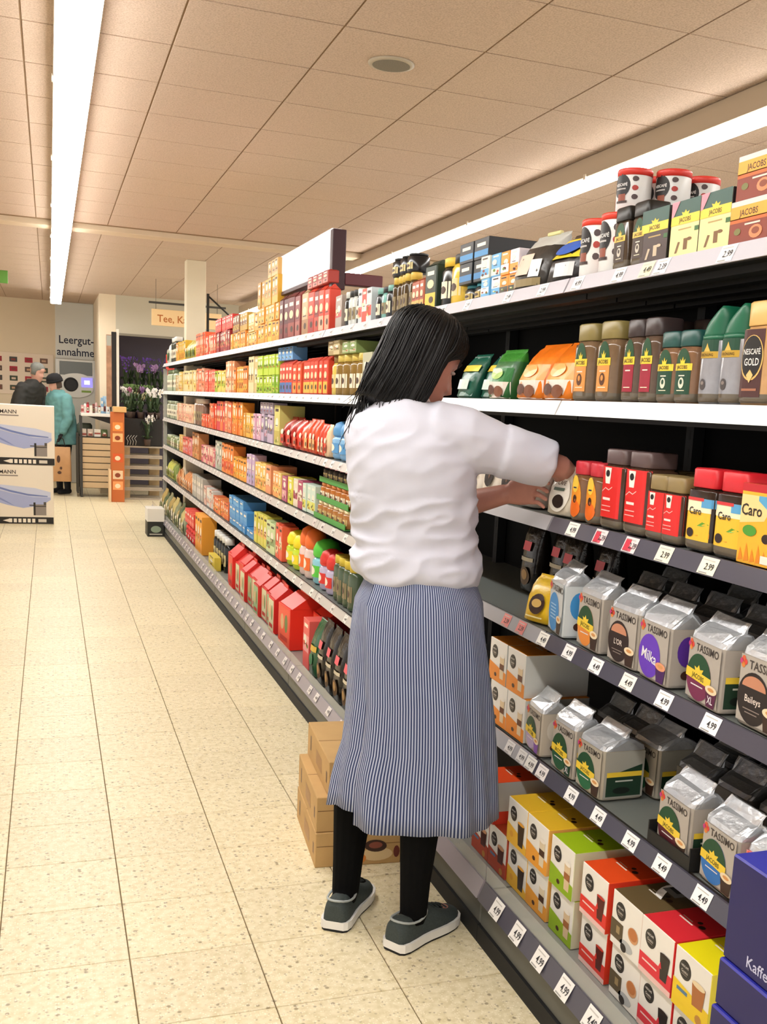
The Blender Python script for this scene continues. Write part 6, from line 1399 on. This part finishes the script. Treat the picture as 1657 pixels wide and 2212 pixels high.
orchid('or_white', 'f6f2ee', 'e8d060', .30); orchid('or_pink', 'd78ab0', 'a03a6a', .30); orchid('or_lilac', 'c9a0d0', '7a3a8a', .32); orchid('or_violet', '7a4fb8', '4a2a80', .42, True); orchid('or_cream', 'efe3b8', 'c8a030', .24); orchid('or_leafy', '7a9a58', '5a7a40', .36, True)
spots = [('or_white', 1.0, 14.86, 1.083, 'white orchid at the left front of the planter crate'), ('or_pink', 1.04, 14.92, 1.083, 'pink orchid next to the white one in the planter crate'), ('or_white', 1.27, 14.86, 1.083, 'white orchid drooping at the right front of the planter crate'), ('or_white', 1.36, 14.93, 1.083, 'white orchid at the right rear of the planter crate'), ('or_cream', 1.14, 14.87, 1.083, 'cream orchid in the middle of the planter crate'), ('or_lilac', 1.17, 15.10, 1.083, 'lilac orchid at the back of the planter crate'), ('or_pink', .98, 15.15, 1.083, 'pink orchid at the back left of the planter crate'), ('or_cream', 1.33, 15.15, 1.083, 'cream orchid at the back right of the planter crate'), ('or_white', 1.22, 14.76, .73, 'white orchid hanging over the front edge of the planter crate'), ('or_leafy', 1.08, 15.02, 1.083, 'bushy green plant in the middle of the planter crate'), ('or_leafy', 1.26, 15.02, 1.083, 'bushy green plant at the right of the planter crate'), ('or_leafy', .99, 15.02, 1.083, 'bushy green plant at the left of the planter crate')]
for k, x, y, z, lb in spots: place(k, (x, y, z), lb, 'plant', 'orchids in the planter crate', rz=rp.uniform(0, 6))
b = MB(); b.box(0, 0, 0, .62, .30, .022, mat('2a2622', .7), .003); b.box(.02, .27, -1.36, .05, .30, 0, mat('2a2622', .7)); b.box(.57, .27, -1.36, .6, .30, 0, mat('2a2622', .7)); b.box(.02, .0, -1.36, .05, .03, 0, mat('2a2622', .7)); b.box(.57, 0, -1.36, .6, .03, 0, mat('2a2622', .7))
tag(mk('plant_rack', b, None, (.88, 15.85, 1.382)), 'dark plant rack at the back wall carrying violet flowers', 'rack')
for q in range(7): place('or_violet' if q % 3 != 2 else 'or_lilac', (1.02+.08*q, 15.90+.12*(q % 2), 1.4055), f'{"violet flower spikes" if q % 3 != 2 else "lilac orchid"} on the dark rack at the back, {ords[q]} from the left', 'plant', 'violet flowers on the back rack', rz=q*1.3)
b = MB(); b.box(0, 0, 0, .10, .02, .30, mat('d8483a', .5), .003); tag(mk('red_sign', b, None, (1.345, 13.6, 1.60)), 'small red sign panel at the far end of the shelf run', 'sign')
b = MB(); b.tube([(.05, .01, -1.6), (.05, .01, 0)], .012, mat('8a8a84', .4, .4), 8); b.box(-.05, -.1, -1.6, .15, .12, -1.585, mat('8a8a84', .4, .4), .002); mk('stand', b, bpy.data.objects['red_sign'])
